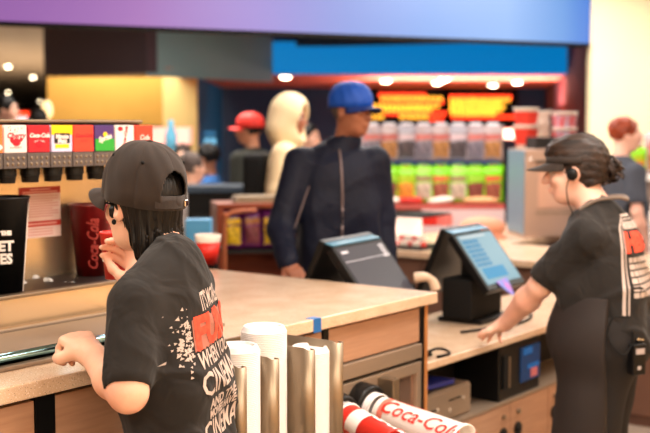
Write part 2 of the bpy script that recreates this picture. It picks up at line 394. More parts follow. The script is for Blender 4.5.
def figure(root, c):
    shz, lean = c['shz'], c.get('lean', .03); sw = c.get('sw', .16); dp = c.get('depth', .10); hipz = shz - c.get('torso', .52); h = c.get('h', .007)
    hx, hy, hz = c['head']; yaw, pitch = c.get('yaw', 0), c.get('pitch', 0); hs = c.get('hs', 1.0); roll = c.get('roll', 0)
    HR = np.array((Matrix.Rotation(yaw, 3, 'Z') @ Matrix.Rotation(pitch, 3, 'X') @ Matrix.Rotation(roll, 3, 'Y'))); Rt = (HR, np.array((hx, hy, hz)))
    aL = c.get('armL') or [(-sw, lean, shz), (-sw - .05, lean - .02, shz - .28), (-sw - .06, lean + .04, shz - .51)]
    aR = c.get('armR') or [(sw, lean, shz), (sw + .05, lean - .02, shz - .28), (sw + .06, lean + .04, shz - .51)]
    hl = c.get('handL', dict(dr=(0, .1, -1), nrm=(1, 0, 0))); hr = c.get('handR', dict(dr=(0, .1, -1), nrm=(-1, 0, 0)))
    B = Field(); B.Rt = Rt; head_parts(B, hs); B.Rt = None
    nk = Rt[0] @ np.array((0, -.022, -.06)) * hs + Rt[1]
    B.cap(nk, (hx * .5, lean - .015, shz + .02), .05 * hs, .058 * hs, .03)
    for x in (-1, 1): B.cap((x * .03, lean - .01, shz + .012), (x * sw * .85, lean, shz - .035), .05, .044, k=.04)
    B.ell((0, lean * .7, shz - .17), (sw * .92, dp * .85, .20), k=.05); B.ell((0, 0, hipz), (sw * .92, dp * .9, .15), k=.06)
    for a, hh, left in ((aL, hl, True), (aR, hr, False)):
        aw = c.get('armw', 1.0); B.cap(Vector(a[0]) + Vector((0, 0, -.03)), a[1], .044 * aw, .037 * aw, .03); B.cap(a[1], Vector(a[1]).lerp(Vector(a[2]), .35), .037 * aw, .041 * aw, .02); B.cap(Vector(a[1]).lerp(Vector(a[2]), .35), a[2], .041 * aw, .026 * aw, .02)
        hand(B, a[2], left=left, s=c.get('hands', .95), **hh)
    lw = sw * .52; st = c.get('legs') or [((-lw, 0, hipz - .05), (-lw, .02, hipz * .52), (-lw, -.02, .09)), ((lw, 0, hipz - .05), (lw, .02, hipz * .52), (lw, -.02, .09))]
    for L in st: B.chain(L, [.075, .052, .038], .03); B.cap(Vector(L[2]) - Vector((0, .03, .04)), Vector(L[2]) + Vector((0, .13, -.055)), .032, .028, .03)
    body = B.build('body', c['skin'], root, h)
    # face details
    Mh = Matrix.Translation((hx, hy, hz)) @ Matrix(HR.tolist()).to_4x4()
    if c.get('face', True):
        for x in (-1, 1):
            e = MB().sph(Mh @ Vector((x * .030 * hs, .0745 * hs, .004 * hs)), .0118 * hs, 12).build('eye', M['eyewhite'], root, smooth=True)
            MB().sph(Mh @ Vector((x * .030 * hs, .0805 * hs, .003 * hs)), .0072 * hs, 10).build('iris', M['eyedark'], e, smooth=True)
        F = Field(); F.Rt = Rt; F.h = h
        for x in (-1, 1): F.cap((x * .014 * hs, .091 * hs, .025 * hs), (x * .044 * hs, .080 * hs, .026 * hs), .0042 * hs)
        F.build('eyebrows', c.get('hairm', M['hair']), root, .003)
    # trousers
    Pn = Field()
    for L in st: Pn.chain([Vector(L[0]), L[1], Vector(L[2]) + Vector((0, 0, .0))], [.092 * c.get('hipw', 1), .072, .062], .04)
    Pn.ell((0, -.01, hipz), (sw * 1.04 * c.get('hipw', 1), dp * 1.12, .15), k=.05); Pn.cut((0, 0, .05), (0, 0, -1)); 
    Pn.warp = lambda X, Y, Z: .003 * np.sin(30 * Z + 22 * X + 2 * np.sin(14 * Y))
    Pn.build('trousers', c.get('pantsm', M['pants']), root, max(h, .008))
    for L in st:
        sh = Field(); a = Vector(L[2]); sh.cap(a + Vector((0, -.04, -.045)), a + Vector((0, .14, -.055)), .045, .036, .03); sh.cap(a + Vector((0, -.02, -.03)), a + Vector((0, -.02, .02)), .046, .05, .03); sh.cut((0, 0, .004), (0, 0, -1)); sh.build('shoe', c.get('shoem', M['blackmatte']), root, .01)
    # top
    T = Field(); o = c.get('ease', .014)
    for x in (-1, 1): T.cap((x * .03, lean - .01, shz + .010), (x * sw * .86, lean, shz - .036), .056 + o * .5, .050 + o * .5, k=.04)
    T.cap((hx * .3, lean - .012, shz + .012), (hx * .3, lean - .015, shz + .035), .070, .062, .03)
    T.ell((0, lean * .75 - .005, shz - .17), (sw + o, dp + o, .235), k=.05)
    T.box((0, lean * .2, (shz - .2 + hipz - .07) / 2), (sw * .93 + o, dp * .93 + o, (shz - .2 - hipz + .11) / 2), .085, k=.06)
    T.ell((0, 0, hipz - .02), (sw * 1.04 + o, dp * 1.05 + o, .15), k=.05)
    for a in (aL, aR):
        a0, a1, a2 = [Vector(p) for p in a]
        if c.get('sleeve', 'short') == 'short':
            e = a0.lerp(a1, c.get('slen', .72)); T.cap(a0 + Vector((0, 0, -.03)), e, .054 * c.get('slw', 1) + o * .5, .050 * c.get('slw', 1) + o * .8, .035)
            T.cuts_local = None
        else:
            T.chain([a0 + Vector((0, 0, -.025)), a1, a2 - (a2 - a1).normalized() * .0], [.062 + o * .6, .052 + o * .6, .036 + o * .5], .03)
    f1, ph = c.get('fold', .004), c.get('ph', 0)
    def warp(X, Y, Z):
        n1 = np.sin(26 * X + 17 * Z + ph + 2.2 * np.sin(9 * Y + 11 * Z)); n2 = np.sin(38 * Z - 24 * Y + ph + 1.7 * np.sin(13 * X + 5 * Z)); n3 = np.sin(60 * X - 33 * Z + 2 * np.sin(21 * Z + ph))
        lowk = np.clip((shz - .05 - Z) * 3, .15, 1)
        r1 = (1 - np.abs(np.sin(13 * X + 9 * Z + ph + 1.8 * np.sin(8 * Y + 7 * Z)))) ** 3; r2 = (1 - np.abs(np.sin(11 * Z - 15 * Y + 2 * ph + 1.6 * np.sin(10 * X + 5 * Z)))) ** 3
        return -f1 * ((n1 * .35 + n2 * .25 + n3 * .12) * lowk + r1 * 1.1 * (.5 + .5 * lowk) + r2 * .8 - .5)
    T.warp = warp
    T.cap(np.array(nk) + (0, .0, .0), (hx * .4, lean - .005, shz - .02), .058, .05, k=.006, op='s')
    T.cut((0, 0, hipz - c.get('hem', .10)), (0, 0, -1), k=.003)
    if c.get('sleeve', 'short') == 'short':
        for a in (aL, aR):
            a0, a1 = Vector(a[0]), Vector(a[1]); e = a0.lerp(a1, c.get('slen', .72)); dd = (a1 - a0).normalized()
            T.cap(e + dd * .098, e + dd * .18, .085, .085, k=.004, op='s')   # open cuff
    top = T.build('shirt' if c.get('sleeve', 'short') == 'short' else c.get('topname', 'jacket'), c['topm'], root, h)
    return dict(body=body, top=top, Mh=Mh, Rt=Rt, hs=hs, nk=nk, hipz=hipz)

def cap_hat(root, Mh, hs, m, opening=True, brim_m=None, drop=-.004, rx=.086, ry=.104, rz=.118, tilt=0.0, brim=True, up=.052, band=.028):
    # crown: panelled dome, lower edge level with the brow
    Mc = Mh @ Matrix.Translation((0, -.012 * hs, up * hs)) @ Matrix.Rotation(tilt, 4, 'X')
    bm = bmesh.new(); NT, NP = 192, 48; rows = []
    for j in range(NP + 1):
        t = j / NP; ph = (1 - t) ** 1.0 * (math.pi / 2 + .0); row = []
        for i in range(NT):
            a = 2 * math.pi * i / NT      # a=0 -> +Y (front)
            seam = abs(((a / (math.pi / 3)) % 1) - .5) * 2   # 1 at seams
            g = -.0016 * max(0, (seam - .93) / .07) * min(1, (1 - t) * 4)
            sq = .5 + .5 * math.cos(a)
            cph = math.cos(ph) if t > 0 else 0
            rr = (math.sin(ph) ** .80)
            z = math.cos(ph) ** 1.0 * rz * (1 + .04 * sq * (1 - t))
            wv = .0012 * math.sin(7 * a + 5 * t) + .0010 * math.sin(13 * a - 9 * t)
            row.append(bm.verts.new((math.sin(a) * (rx * rr + g + wv) * hs, math.cos(a) * (ry * rr + g + wv) * hs, z * hs + drop)))
        rows.append(row)
    # rows[0] at ph=pi/2 (bottom) ... rows[NP] apex
    low = [bm.verts.new((v.co.x * 1.0, v.co.y * 1.0, v.co.z - band * hs)) for v in rows[0]]
    rows.insert(0, low)
    for j in range(NP + 1):
        for i in range(NT):
            if opening:
                a = ((i + .5) * 2 * math.pi / NT) - math.pi; zz = j * 1.0
                hw = .42
                if abs(a) < hw and 1 <= j < 1 + 16.5 * math.sqrt(max(0, 1 - (a / hw) ** 2)): continue
            try: bm.faces.new((rows[j][i], rows[j][(i + 1) % NT], rows[j + 1][(i + 1) % NT], rows[j + 1][i]))
            except ValueError: pass
    bmesh.ops.remove_doubles(bm, verts=bm.verts, dist=.0003)
    bmesh.ops.transform(bm, matrix=Mc, verts=bm.verts); bmesh.ops.recalc_face_normals(bm, faces=bm.faces)
    me = bpy.data.meshes.new('cap'); bm.to_mesh(me); bm.free()
    hat = link_mesh('cap', me, m, root, smooth=True); md = hat.modifiers.new('s', 'SOLIDIFY'); md.thickness = .003; md.offset = 0
    MB().sph(Mc @ Vector((0, 0, rz * hs + drop + .001)), (.0085, .0085, .0045), 14).build('cap_button', m, hat, smooth=True)
    if brim:
        bm = bmesh.new(); rows = []
        for j in range(9):
            t = j / 8; row = []
            for i in range(25):
                a = (i / 24 - .5) * 2 * 1.12
                x = math.sin(a) * rx * (1 + .03 * t); y0 = math.cos(a) * ry - .004; y = y0 + t * .072 * math.cos(a / 1.12 * math.pi / 2) ** .55
                z = .004 - band + drop / hs - .10 * t * .07 - .030 * (x / rx) ** 2 * (t) 
                row.append(bm.verts.new((x * hs, y * hs, z * hs)))
            rows.append(row)
        for A, B in zip(rows, rows[1:]):
            for i in range(24): bm.faces.new((A[i], A[i + 1], B[i + 1], B[i]))
        bmesh.ops.transform(bm, matrix=Mc, verts=bm.verts)
        me = bpy.data.meshes.new('brim'); bm.to_mesh(me); bm.free()
        b = link_mesh('cap_brim', me, brim_m or m, hat, smooth=True); md = b.modifiers.new('s', 'SOLIDIFY'); md.thickness = .004
    return hat, Mc

def cylwrap(bvh, cen, rad0, ang0, zc, off=.0018, r=.16, rot=0.0):
    # maps flat lettering (x, y) on to a shirt back: x runs round the trunk, y up
    def fn(c):
        x_, y_ = c.x * math.cos(rot) - c.y * math.sin(rot), c.x * math.sin(rot) + c.y * math.cos(rot); a = ang0 + x_ / r; d = Vector((math.cos(a), math.sin(a), 0)); o = Vector(cen) + d * .6; o.z = zc + y_
        hit = bvh.ray_cast(o, -d, .6)
        if hit[0] is None: return Vector(cen) + d * rad0 + Vector((0, 0, o.z - cen[2] if False else 0)) + Vector((0, 0, zc + y_ - cen[2]))
        nn = hit[1]; nn = nn if nn.dot(d) > 0 else -nn
        return hit[0] + nn * off
    return fn

def to_local(root, p):
    return root.matrix_world.inverted() @ Vector(p) if False else (Matrix.Translation(root.location) @ Matrix.Rotation(root.rotation_euler.z, 4, 'Z')).inverted() @ Vector(p)

def hair_shell(root, c, R, m, name='hair', h=.004, strands=.003, extra=None, cuts=(), freq=170):
    F = Field(); F.Rt = R['Rt']; s = R['hs']
    F.ell((0, -.016 * s, .032 * s), (.084 * s, .100 * s, .094 * s))
    if extra: extra(F, s)
    hx, hy, hz = R['Rt'][1]
    def warp(X, Y, Z):
        a = np.arctan2(X - hx, -(Y - hy)); return -strands * (np.sin(a * freq * .1 + 3 * np.sin(Z * 18)) * .6 + .6 * np.sin(a * freq * .23 + 1.3 + 30 * Z))
    F.warp = warp
    for p, n in cuts: F.cut(np.array(p) * s, n)
    return F.build(name, m, root, h)

# ---- clerk in the black cap, back to the camera
def worker_left():
    p = cf(-1.595, -.27); BR = CROT + .33; root = empty('person', p, BR, 'person in black cap and printed black T-shirt, back turned, filling drinks at soda machine', 'person')
    L = lambda q: to_local(root, q)
    sh = Vector((-.150, .055, 1.225)); el = L(W(128, 393, 2.48)); wr = L(W(91, 353, 2.67)); hd = L(W(63, 331, 2.80))
    shR = Vector((.150, .055, 1.235)); hR = L(W(134, 259, 3.12)); elR = (shR + hR) / 2 + Vector((.03, 0, -.10))
    wR = hR + (elR - hR).normalized() * .07
    head = L(W(142, 206, 2.775))
    c = dict(shz=1.25, lean=.05, sw=.150, depth=.100, head=tuple(head), yaw=-.38, pitch=.02, hs=.99, h=.0048, torso=.47, hem=.14,
             armL=[sh, el, wr], armR=[shR, elR, wR], handL=dict(dr=tuple((hd - wr) + Vector((0, 0, .015))), nrm=(.25, .2, -1), curls=(1.05, 1.05, 1.0, .95), thumb=.9, spread=.02), hands=1.1, armw=1.12, slw=.98,
             handR=dict(dr=tuple(hR - elR), nrm=(-.9, .2, 0), curls=(.6, .6, .6, .55), thumb=.7), skin=M['skin'], topm=M['shirt'], slen=.84, fold=.008, ease=.012, ph=.7)
    R = figure(root, c); Mh = R['Mh']
    hat, Mc = cap_hat(root, Mh, .99, M['cap'], opening=True, drop=-.002, rx=.095, ry=.112, rz=.112, tilt=.15, up=.050, band=.036)
    # strap closing the back opening
    pts = [Mc @ Vector((math.sin(a) * .0965, math.cos(a) * .1135, -.022)) for a in np.linspace(math.pi - .55, math.pi + .55, 14)]
    bm = bmesh.new(); ra = [bm.verts.new(q + Vector((0, 0, .010))) for q in pts]; rb = [bm.verts.new(q - Vector((0, 0, .010))) for q in pts]
    for i in range(len(pts) - 1): bm.faces.new((ra[i], ra[i + 1], rb[i + 1], rb[i]))
    st = bm_obj(bm, 'strap', M['cap'], hat); md = st.modifiers.new('s', 'SOLIDIFY'); md.thickness = .004
    q = Mc @ Vector((math.sin(math.pi - .42) * .099, math.cos(math.pi - .42) * .116, -.022)); MB().box(-.010, .010, -.003, .003, -.008, .008).build('buckle', M['chrome'], st, loc=q, rot=(0, 0, -.38 + .42), bevel=.002)
    for a in (math.pi - .75, math.pi + .95, math.pi + 2.1, .7):
        q = Mc @ Vector((math.sin(a) * .0785, math.cos(a) * .0925, .070)); MB().sph(q, .0045, 10).build('eyelet', M['blackmatte'], hat)
    # straight hair hanging under the cap
    F = Field(); F.Rt = R['Rt']
    F.ell((0, -.014, .030), (.084, .099, .092)); F.ell((0, -.050, -.045), (.070, .050, .085), k=.03); F.ell((-.006, -.060, -.092), (.058, .036, .056), k=.03)
    F.cap((-.078, .018, -.006), (-.080, .020, -.045), .008, .003, .01)
    F.ell((-.09, .03, -.062), (.03, .05, .04), k=.01, op='s')
    hx, hy, hz = R['Rt'][1]
    def warp(X, Y, Z):
        a = np.arctan2(X - hx, -(Y - hy)); return -.0045 * (np.sin(a * 26 + 2.5 * np.sin(Z * 14)) * .7 + .5 * np.sin(a * 61 + 1.3 + 24 * Z)) * np.clip((hz + .0 - Z) * 18, .3, 1)
    F.warp = warp; F.cut((0, .045, 0), (0, 1, -.15)); F.cut((0, 0, .128), (0, 0, 1))
    hair = F.build('hair', M['hair'], root, .0036)
    bm = MB()
    rnd = random.Random(3)
    for i in range(70):
        a = rnd.uniform(-.8, 1.25); r = .079 + rnd.uniform(-.006, .006); z0 = -.055 + rnd.uniform(-.02, .01); ln = rnd.uniform(.040, .072) * (1 - .25 * abs(a))
        x, y = math.sin(a) * r, -.014 - math.cos(a) * (r + .010)
        pt = [Mh @ Vector((x, y, z0)), Mh @ Vector((x * .97, y * .97 + .003, z0 - ln * .5)), Mh @ Vector((x * .86 + rnd.uniform(-.006, .006), y * .88 + .004, z0 - ln))]
        bm.tube(curve_pts(pt, 3), [.0042, .0042, .004, .0036, .003, .002, .0008], 5)
    bm.build('hair_ends', M['hair'], hair, smooth=True)
    # small dark earpiece and glasses arm
    MB().sph(Mh @ Vector((-.086, .002, -.034)), (.005, .006, .007), 12).build('earring', M['blackmatte'], root, smooth=True)
    MB().tube([Mh @ Vector((-.083, .0, .008)), Mh @ Vector((-.080, .05, .010)), Mh @ Vector((-.072, .088, .008)), Mh @ Vector((-.02, .108, .004)), Mh @ Vector((.03, .108, .004))], .0018).build('glasses', M['blackmatte'], root)
    # print on the back
    bv = bvh_of(R['top']); top = R['top']
    back = -math.pi / 2; cen = (0, .0, 1.1); fn = lambda zc, a=0.0: cylwrap(bv, cen, .12, back + a, zc, r=.118, rot=.10)
    def line(txt, size, z, m=M['print_grey'], a=0.0, **k):
        bm_obj(text_bm(txt, size, maxlen=.007, weight=.0012, **k), 'lettering', m, top, fn(z, a))
    line("IT'S MORE", .058, 1.200, sx=.56)
    bm = bmesh.new(); rn = random.Random(8); n = 28
    ra = [bm.verts.new((-.112 + .224 * i / n, .036 + .003 * math.sin(i * 1.9), 0)) for i in range(n + 1)]; rb = [bm.verts.new((-.112 + .224 * i / n, -.036 + .003 * math.sin(i * 2.3), 0)) for i in range(n + 1)]
    for i in range(n): bm.faces.new((ra[i], ra[i + 1], rb[i + 1], rb[i]))
    bmesh.ops.subdivide_edges(bm, edges=[e for e in bm.edges if abs(e.verts[0].co.y - e.verts[1].co.y) > .03], cuts=5, use_grid_fill=True)
    bm_obj(bm, 'print_band', mat('faded_band', rgb(166, 104, 88), .8), top, fn(1.132))
    bm_obj(text_bm('FUN', .100, maxlen=.007, weight=.005, sx=1.12), 'lettering', M['print_orange'], top, cylwrap(bv, cen, .12, back, 1.132, off=.0032, r=.118, rot=.10))
    line('WHEN YOU', .050, 1.072, sx=.74)
    line('CINEMA', .074, 1.018, sx=.74)
    line('AND THE', .032, .969, sx=1.1)
    line('MOVIES HAVE', .028, .944, sx=.86)
    line('CINEMA', .072, .902, sx=.74)
    bm = bmesh.new()
    for i in range(120):
        x = -.116 - abs(rn.gauss(0, .018)); y = rn.gauss(0, .028); s = rn.uniform(.0012, .0048) * (1.2 if x > -.15 else .8); a0 = rn.uniform(0, 6)
        bm.faces.new([bm.verts.new((x + s * math.cos(a0 + t) * rn.uniform(.7, 1.3), y + s * math.sin(a0 + t), 0)) for t in (0, 2.0, 4.1)])
    bm_obj(bm, 'print_shards', M['print_grey'], top, fn(1.126))
    return root, R

def worker_right():
    p = cf(.44, -.475); root = empty('person', p, CROT + .22, 'person in black T-shirt and apron leaning on the low counter beside the lit till', 'person')
    L = lambda q: to_local(root, q)
    sh = Vector((-.17, .06, 1.23)); wr = L(W(505, 324, 4.42)); hd = L(W(482, 337, 4.56)); el = L(W(540, 286, 4.20))
    head = L(W(576, 171, 4.22))
    shR = Vector((.165, .06, 1.235)); 
    c = dict(shz=1.255, lean=.06, sw=.18, depth=.148, head=tuple(head), yaw=.12, pitch=-.10, hs=1.10, armw=1.14, slw=1.1, h=.0055, torso=.42, hipw=1.26, hem=.04,
             armL=[sh, el, wr], handL=dict(dr=tuple((hd - wr) + Vector((0, 0, .0))), nrm=(0, .15, -1), curls=(.75, .2, .12, .08), thumb=.0, spread=.35),
             skin=M['skin2'], topm=M['shirt'], slen=.80, fold=.009, ease=.018, ph=2.1, hairm=M['hairbrown'])
    R = figure(root, c); Mh = R['Mh']
    F = Field(); F.Rt = R['Rt']
    F.ell((0, -.018 * 1.1, .034 * 1.1), (.091, .108, .101)); F.ell((0, .030, .072), (.078, .078, .060), k=.02); F.ell((0, -.07, -.015), (.062, .045, .065), k=.03); F.ell((0, -.05, -.05), (.06, .05, .05), k=.02)
    F.cut((0, .125, .04), (0, 1, -.55)); F.cut((0, 0, -.075), (0, -.25, -1)); F.ell((-.09, .02, -.035), (.03, .038, .038), k=.01, op='s'); F.ell((.09, .02, -.035), (.03, .038, .038), k=.01, op='s')
    hx, hy, hz = R['Rt'][1]
    F.warp = lambda X, Y, Z: -.0022 * (np.sin((X - hx) * 210 + 8 * np.sin((Z - hz) * 16)) + .6 * np.sin((Z - hz) * 230 + (X - hx) * 50 + 1))
    hair = F.build('hair', M['hairbrown'], root, .0045)
    # bun made of coiled locks with loose tips
    bm = MB(); rn = random.Random(2)
    for i in range(16):
        cc = Vector((rn.uniform(-.026, .026), -.126 + rn.uniform(-.018, .018), .0 + rn.uniform(-.03, .02))); ax = Vector((rn.uniform(-1, 1), rn.uniform(-1, 1), rn.uniform(-1, 1))).normalized(); u = ax.orthogonal().normalized(); v = ax.cross(u); r = rn.uniform(.020, .034)
        bm.tube([Mh @ (cc + (u * math.cos(t) + v * math.sin(t)) * r) for t in np.linspace(0, rn.uniform(3.5, 6), 12)], [.004 + .005 * math.sin(math.pi * k / 11) for k in range(12)], 6)
    for i in range(12):
        a = rn.uniform(-1.2, .6); d = Vector((rn.uniform(-.6, .6), -1, rn.uniform(-.8, .9))).normalized(); s0 = Vector((0, -.125, -.005))
        bm.tube(curve_pts([Mh @ s0, Mh @ (s0 + d * .035), Mh @ (s0 + d * .055 + Vector((0, 0, -.01)))], 3), [.008, .008, .007, .006, .004, .003, .001], 6)
    bm.build('hair_bun', M['hairbrown'], hair, smooth=True)
    # visor: band and peak, open on top
    Mc = Mh @ Matrix.Translation((0, -.010, .036)); bm = bmesh.new(); rows = []
    for z in (-.008, .018):
        rows.append([bm.verts.new(Mc @ Vector((math.sin(a) * .095, math.cos(a) * .114, z + .010 * math.cos(a)))) for a in np.linspace(-1.75, 1.75, 40)])
    for i in range(39): bm.faces.new((rows[0][i], rows[0][i + 1], rows[1][i + 1], rows[1][i]))
    me = bpy.data.meshes.new('v'); bm.to_mesh(me); bm.free(); vis = link_mesh('visor', me, M['cap'], root, smooth=True); md = vis.modifiers.new('s', 'SOLIDIFY'); md.thickness = .003
    bm = bmesh.new(); rows = []
    for j in range(7):
        t = j / 6; rows.append([bm.verts.new(Mc @ Vector((math.sin(a) * .096, math.cos(a) * .112 + t * .080 * math.cos(a / 1.15 * math.pi / 2) ** .6, .004 - .018 * t - .02 * math.sin(a) ** 2 * t))) for a in np.linspace(-1.15, 1.15, 21)])
    for A, B in zip(rows, rows[1:]):
        for i in range(20): bm.faces.new((A[i], A[i + 1], B[i + 1], B[i]))
    me = bpy.data.meshes.new('b'); bm.to_mesh(me); bm.free(); b = link_mesh('visor_peak', me, M['cap'], vis, smooth=True); md = b.modifiers.new('s', 'SOLIDIFY'); md.thickness = .004
    # headset
    e = Mh @ Vector((-.094, .006, -.008)); MB().sph(e, (.012, .022, .024), 16).build('earpiece', M['black'], root, smooth=True)
    MB().tube(curve_pts([e, Mh @ Vector((-.09, .03, -.05)), Mh @ Vector((-.08, .03, -.11)), Mh @ Vector((-.07, .02, -.16)), Vector((-.10, .14, 1.18))]), .0022).build('headset_cord', M['black'], root)
    # neck strap and apron
    F = Field()
    hz0 = R['hipz']
    F.ell((0, .0, hz0 + .06), (.225, .20, .24), k=.04); F.ell((0, 0, hz0 - .02), (.255, .225, .19), k=.05); F.cap((-.10, .015, hz0 - .08), (-.12, .06, hz0 - .48), .138, .128, .05); F.cap((.10, .015, hz0 - .08), (.12, .06, hz0 - .48), .138, .128, .05)
    F.cut((0, -.030, 0), (0, -1, 0)); F.cut((0, 0, hz0 + .16), (0, 0, 1)); F.cut((0, 0, hz0 - .42), (0, 0, -1)); F.warp = lambda X, Y, Z: .004 * np.sin(40 * X + 3 * np.sin(8 * Z))
    ap = F.build('apron', M['apron'], root, .007)
    MB().tube(curve_pts([(-.175, .04, hz0 + .12), (-.15, -.09, hz0 + .13), (0, -.142, hz0 + .13), (.15, -.09, hz0 + .13), (.175, .04, hz0 + .12)]), .009).build('apron_tie', M['apron'], ap)
    MB().tube(curve_pts([(0.03, -.145, hz0 + .13), (.05, -.168, hz0 + .03), (.03, -.165, hz0 - .10), (.055, -.16, hz0 - .2)]), [.009] * 25, 6).tube(curve_pts([(0.05, -.145, hz0 + .13), (.09, -.168, hz0 + .04), (.10, -.165, hz0 - .06), (.085, -.16, hz0 - .15)]), .008).sph((.035, -.150, hz0 + .13), (.024, .014, .02), 12).build('apron_bow', M['apron'], ap, smooth=True)
    MB().tube(curve_pts([(-.09, .10, 1.30), (-.078, .04, 1.335), (-.045, -.03, 1.345), (0, -.055, 1.335), (.05, -.03, 1.345), (.078, .04, 1.335), (.08, .10, 1.30)]), .007).build('neck_strap', mat('grey_lanyard', rgb(120, 106, 96), .8), root)
    # radio on the back pocket
    rd = MB().box(-.028, .028, -.018, .018, -.055, .055).build('radio', M['black'], root, loc=(-.185, -.130, hz0 - .05), rot=(0, 0, -.72), bevel=.005)
    MB().cyl((-.018, 0, .055), (-.018, 0, .10), .006, .004, 10).cyl((.004, 0, .055), (.004, 0, .072), .006, n=10).cyl((.02, 0, .055), (.02, 0, .068), .006, n=10).build('antenna', M['blackmatte'], rd)
    MB().cyl((.004, -.0, .068), (.004, 0, .075), .007, n=12).cyl((.02, -.0, .066), (.02, 0, .072), .007, n=12).build('knob', M['chrome'], rd)
    MB().box(-.018, .018, -.020, -.0175, .02, .04).box(-.010, .004, -.020, -.0175, -.035, -.022).build('radio_badge', mat('radio_badge', rgb(170, 160, 160), .5), rd)
    MB().tube(curve_pts([(-.018, 0, .06), (-.065, -.007, .02), (-.105, .028, .08), (-.09, .018, .15), (-.035, -.002, .15)]), .0035).build('radio_cord', M['blackmatte'], rd)
    # back print
    bv = bvh_of(R['top']); top = R['top']; cen = (0, .0, 1.1)
    fn = lambda zc, off=.002: cylwrap(bv, cen, .12, -math.pi / 2 - .24, zc, r=.15, off=off)
    def frame(pts, wd, m):
        bm = bmesh.new()
        for (x0, y0), (x1, y1) in zip(pts, pts[1:]):
            n = max(2, int(math.hypot(x1 - x0, y1 - y0) / .012)); dx, dy = x1 - x0, y1 - y0; l = math.hypot(dx, dy); nx, ny = -dy / l * wd, dx / l * wd
            A = [bm.verts.new((x0 + dx * i / n + nx, y0 + dy * i / n + ny, 0)) for i in range(n + 1)]; B = [bm.verts.new((x0 + dx * i / n - nx, y0 + dy * i / n - ny, 0)) for i in range(n + 1)]
            for i in range(n): bm.faces.new((A[i], A[i + 1], B[i + 1], B[i]))
        return bm
    bm_obj(frame([(-.135, -.22), (-.135, .085), (-.10, .125), (.10, .125), (.135, .085), (.135, -.22)], .0045, None), 'print_frame', M['print_grey'], top, fn(1.155))
    bm_obj(frame([(-.122, -.22), (-.122, .080), (-.094, .112), (.094, .112), (.122, .080), (.122, -.22)], .0022, None), 'print_frame', M['print_grey'], top, fn(1.155))
    def line(txt, size, z, m=M['print_grey'], off=.003, **k): bm_obj(text_bm(txt, size, maxlen=.010, **k), 'lettering', m, top, fn(z, off))
    line('HERO', .088, 1.183, m=M['print_orange'], weight=.007, sx=1.02)
    rn = random.Random(4); bm = bmesh.new()
    for i in range(7):
        y = (.062, -.058, -.082, -.106, -.130, -.154, -.178)[i]; x = -.108; hh = .013 if i == 0 else .009
        while x < .10:
            wd = rn.uniform(.012, .034); n = max(2, int(wd / .01))
            A = [bm.verts.new((x + wd * k / n, y + hh, 0)) for k in range(n + 1)]; B = [bm.verts.new((x + wd * k / n, y - hh, 0)) for k in range(n + 1)]
            for k in range(n): bm.faces.new((A[k], A[k + 1], B[k + 1], B[k]))
            x += wd + .004
    bm_obj(bm, 'print_lines', M['print_grey'], top, fn(1.183))
    return root, R
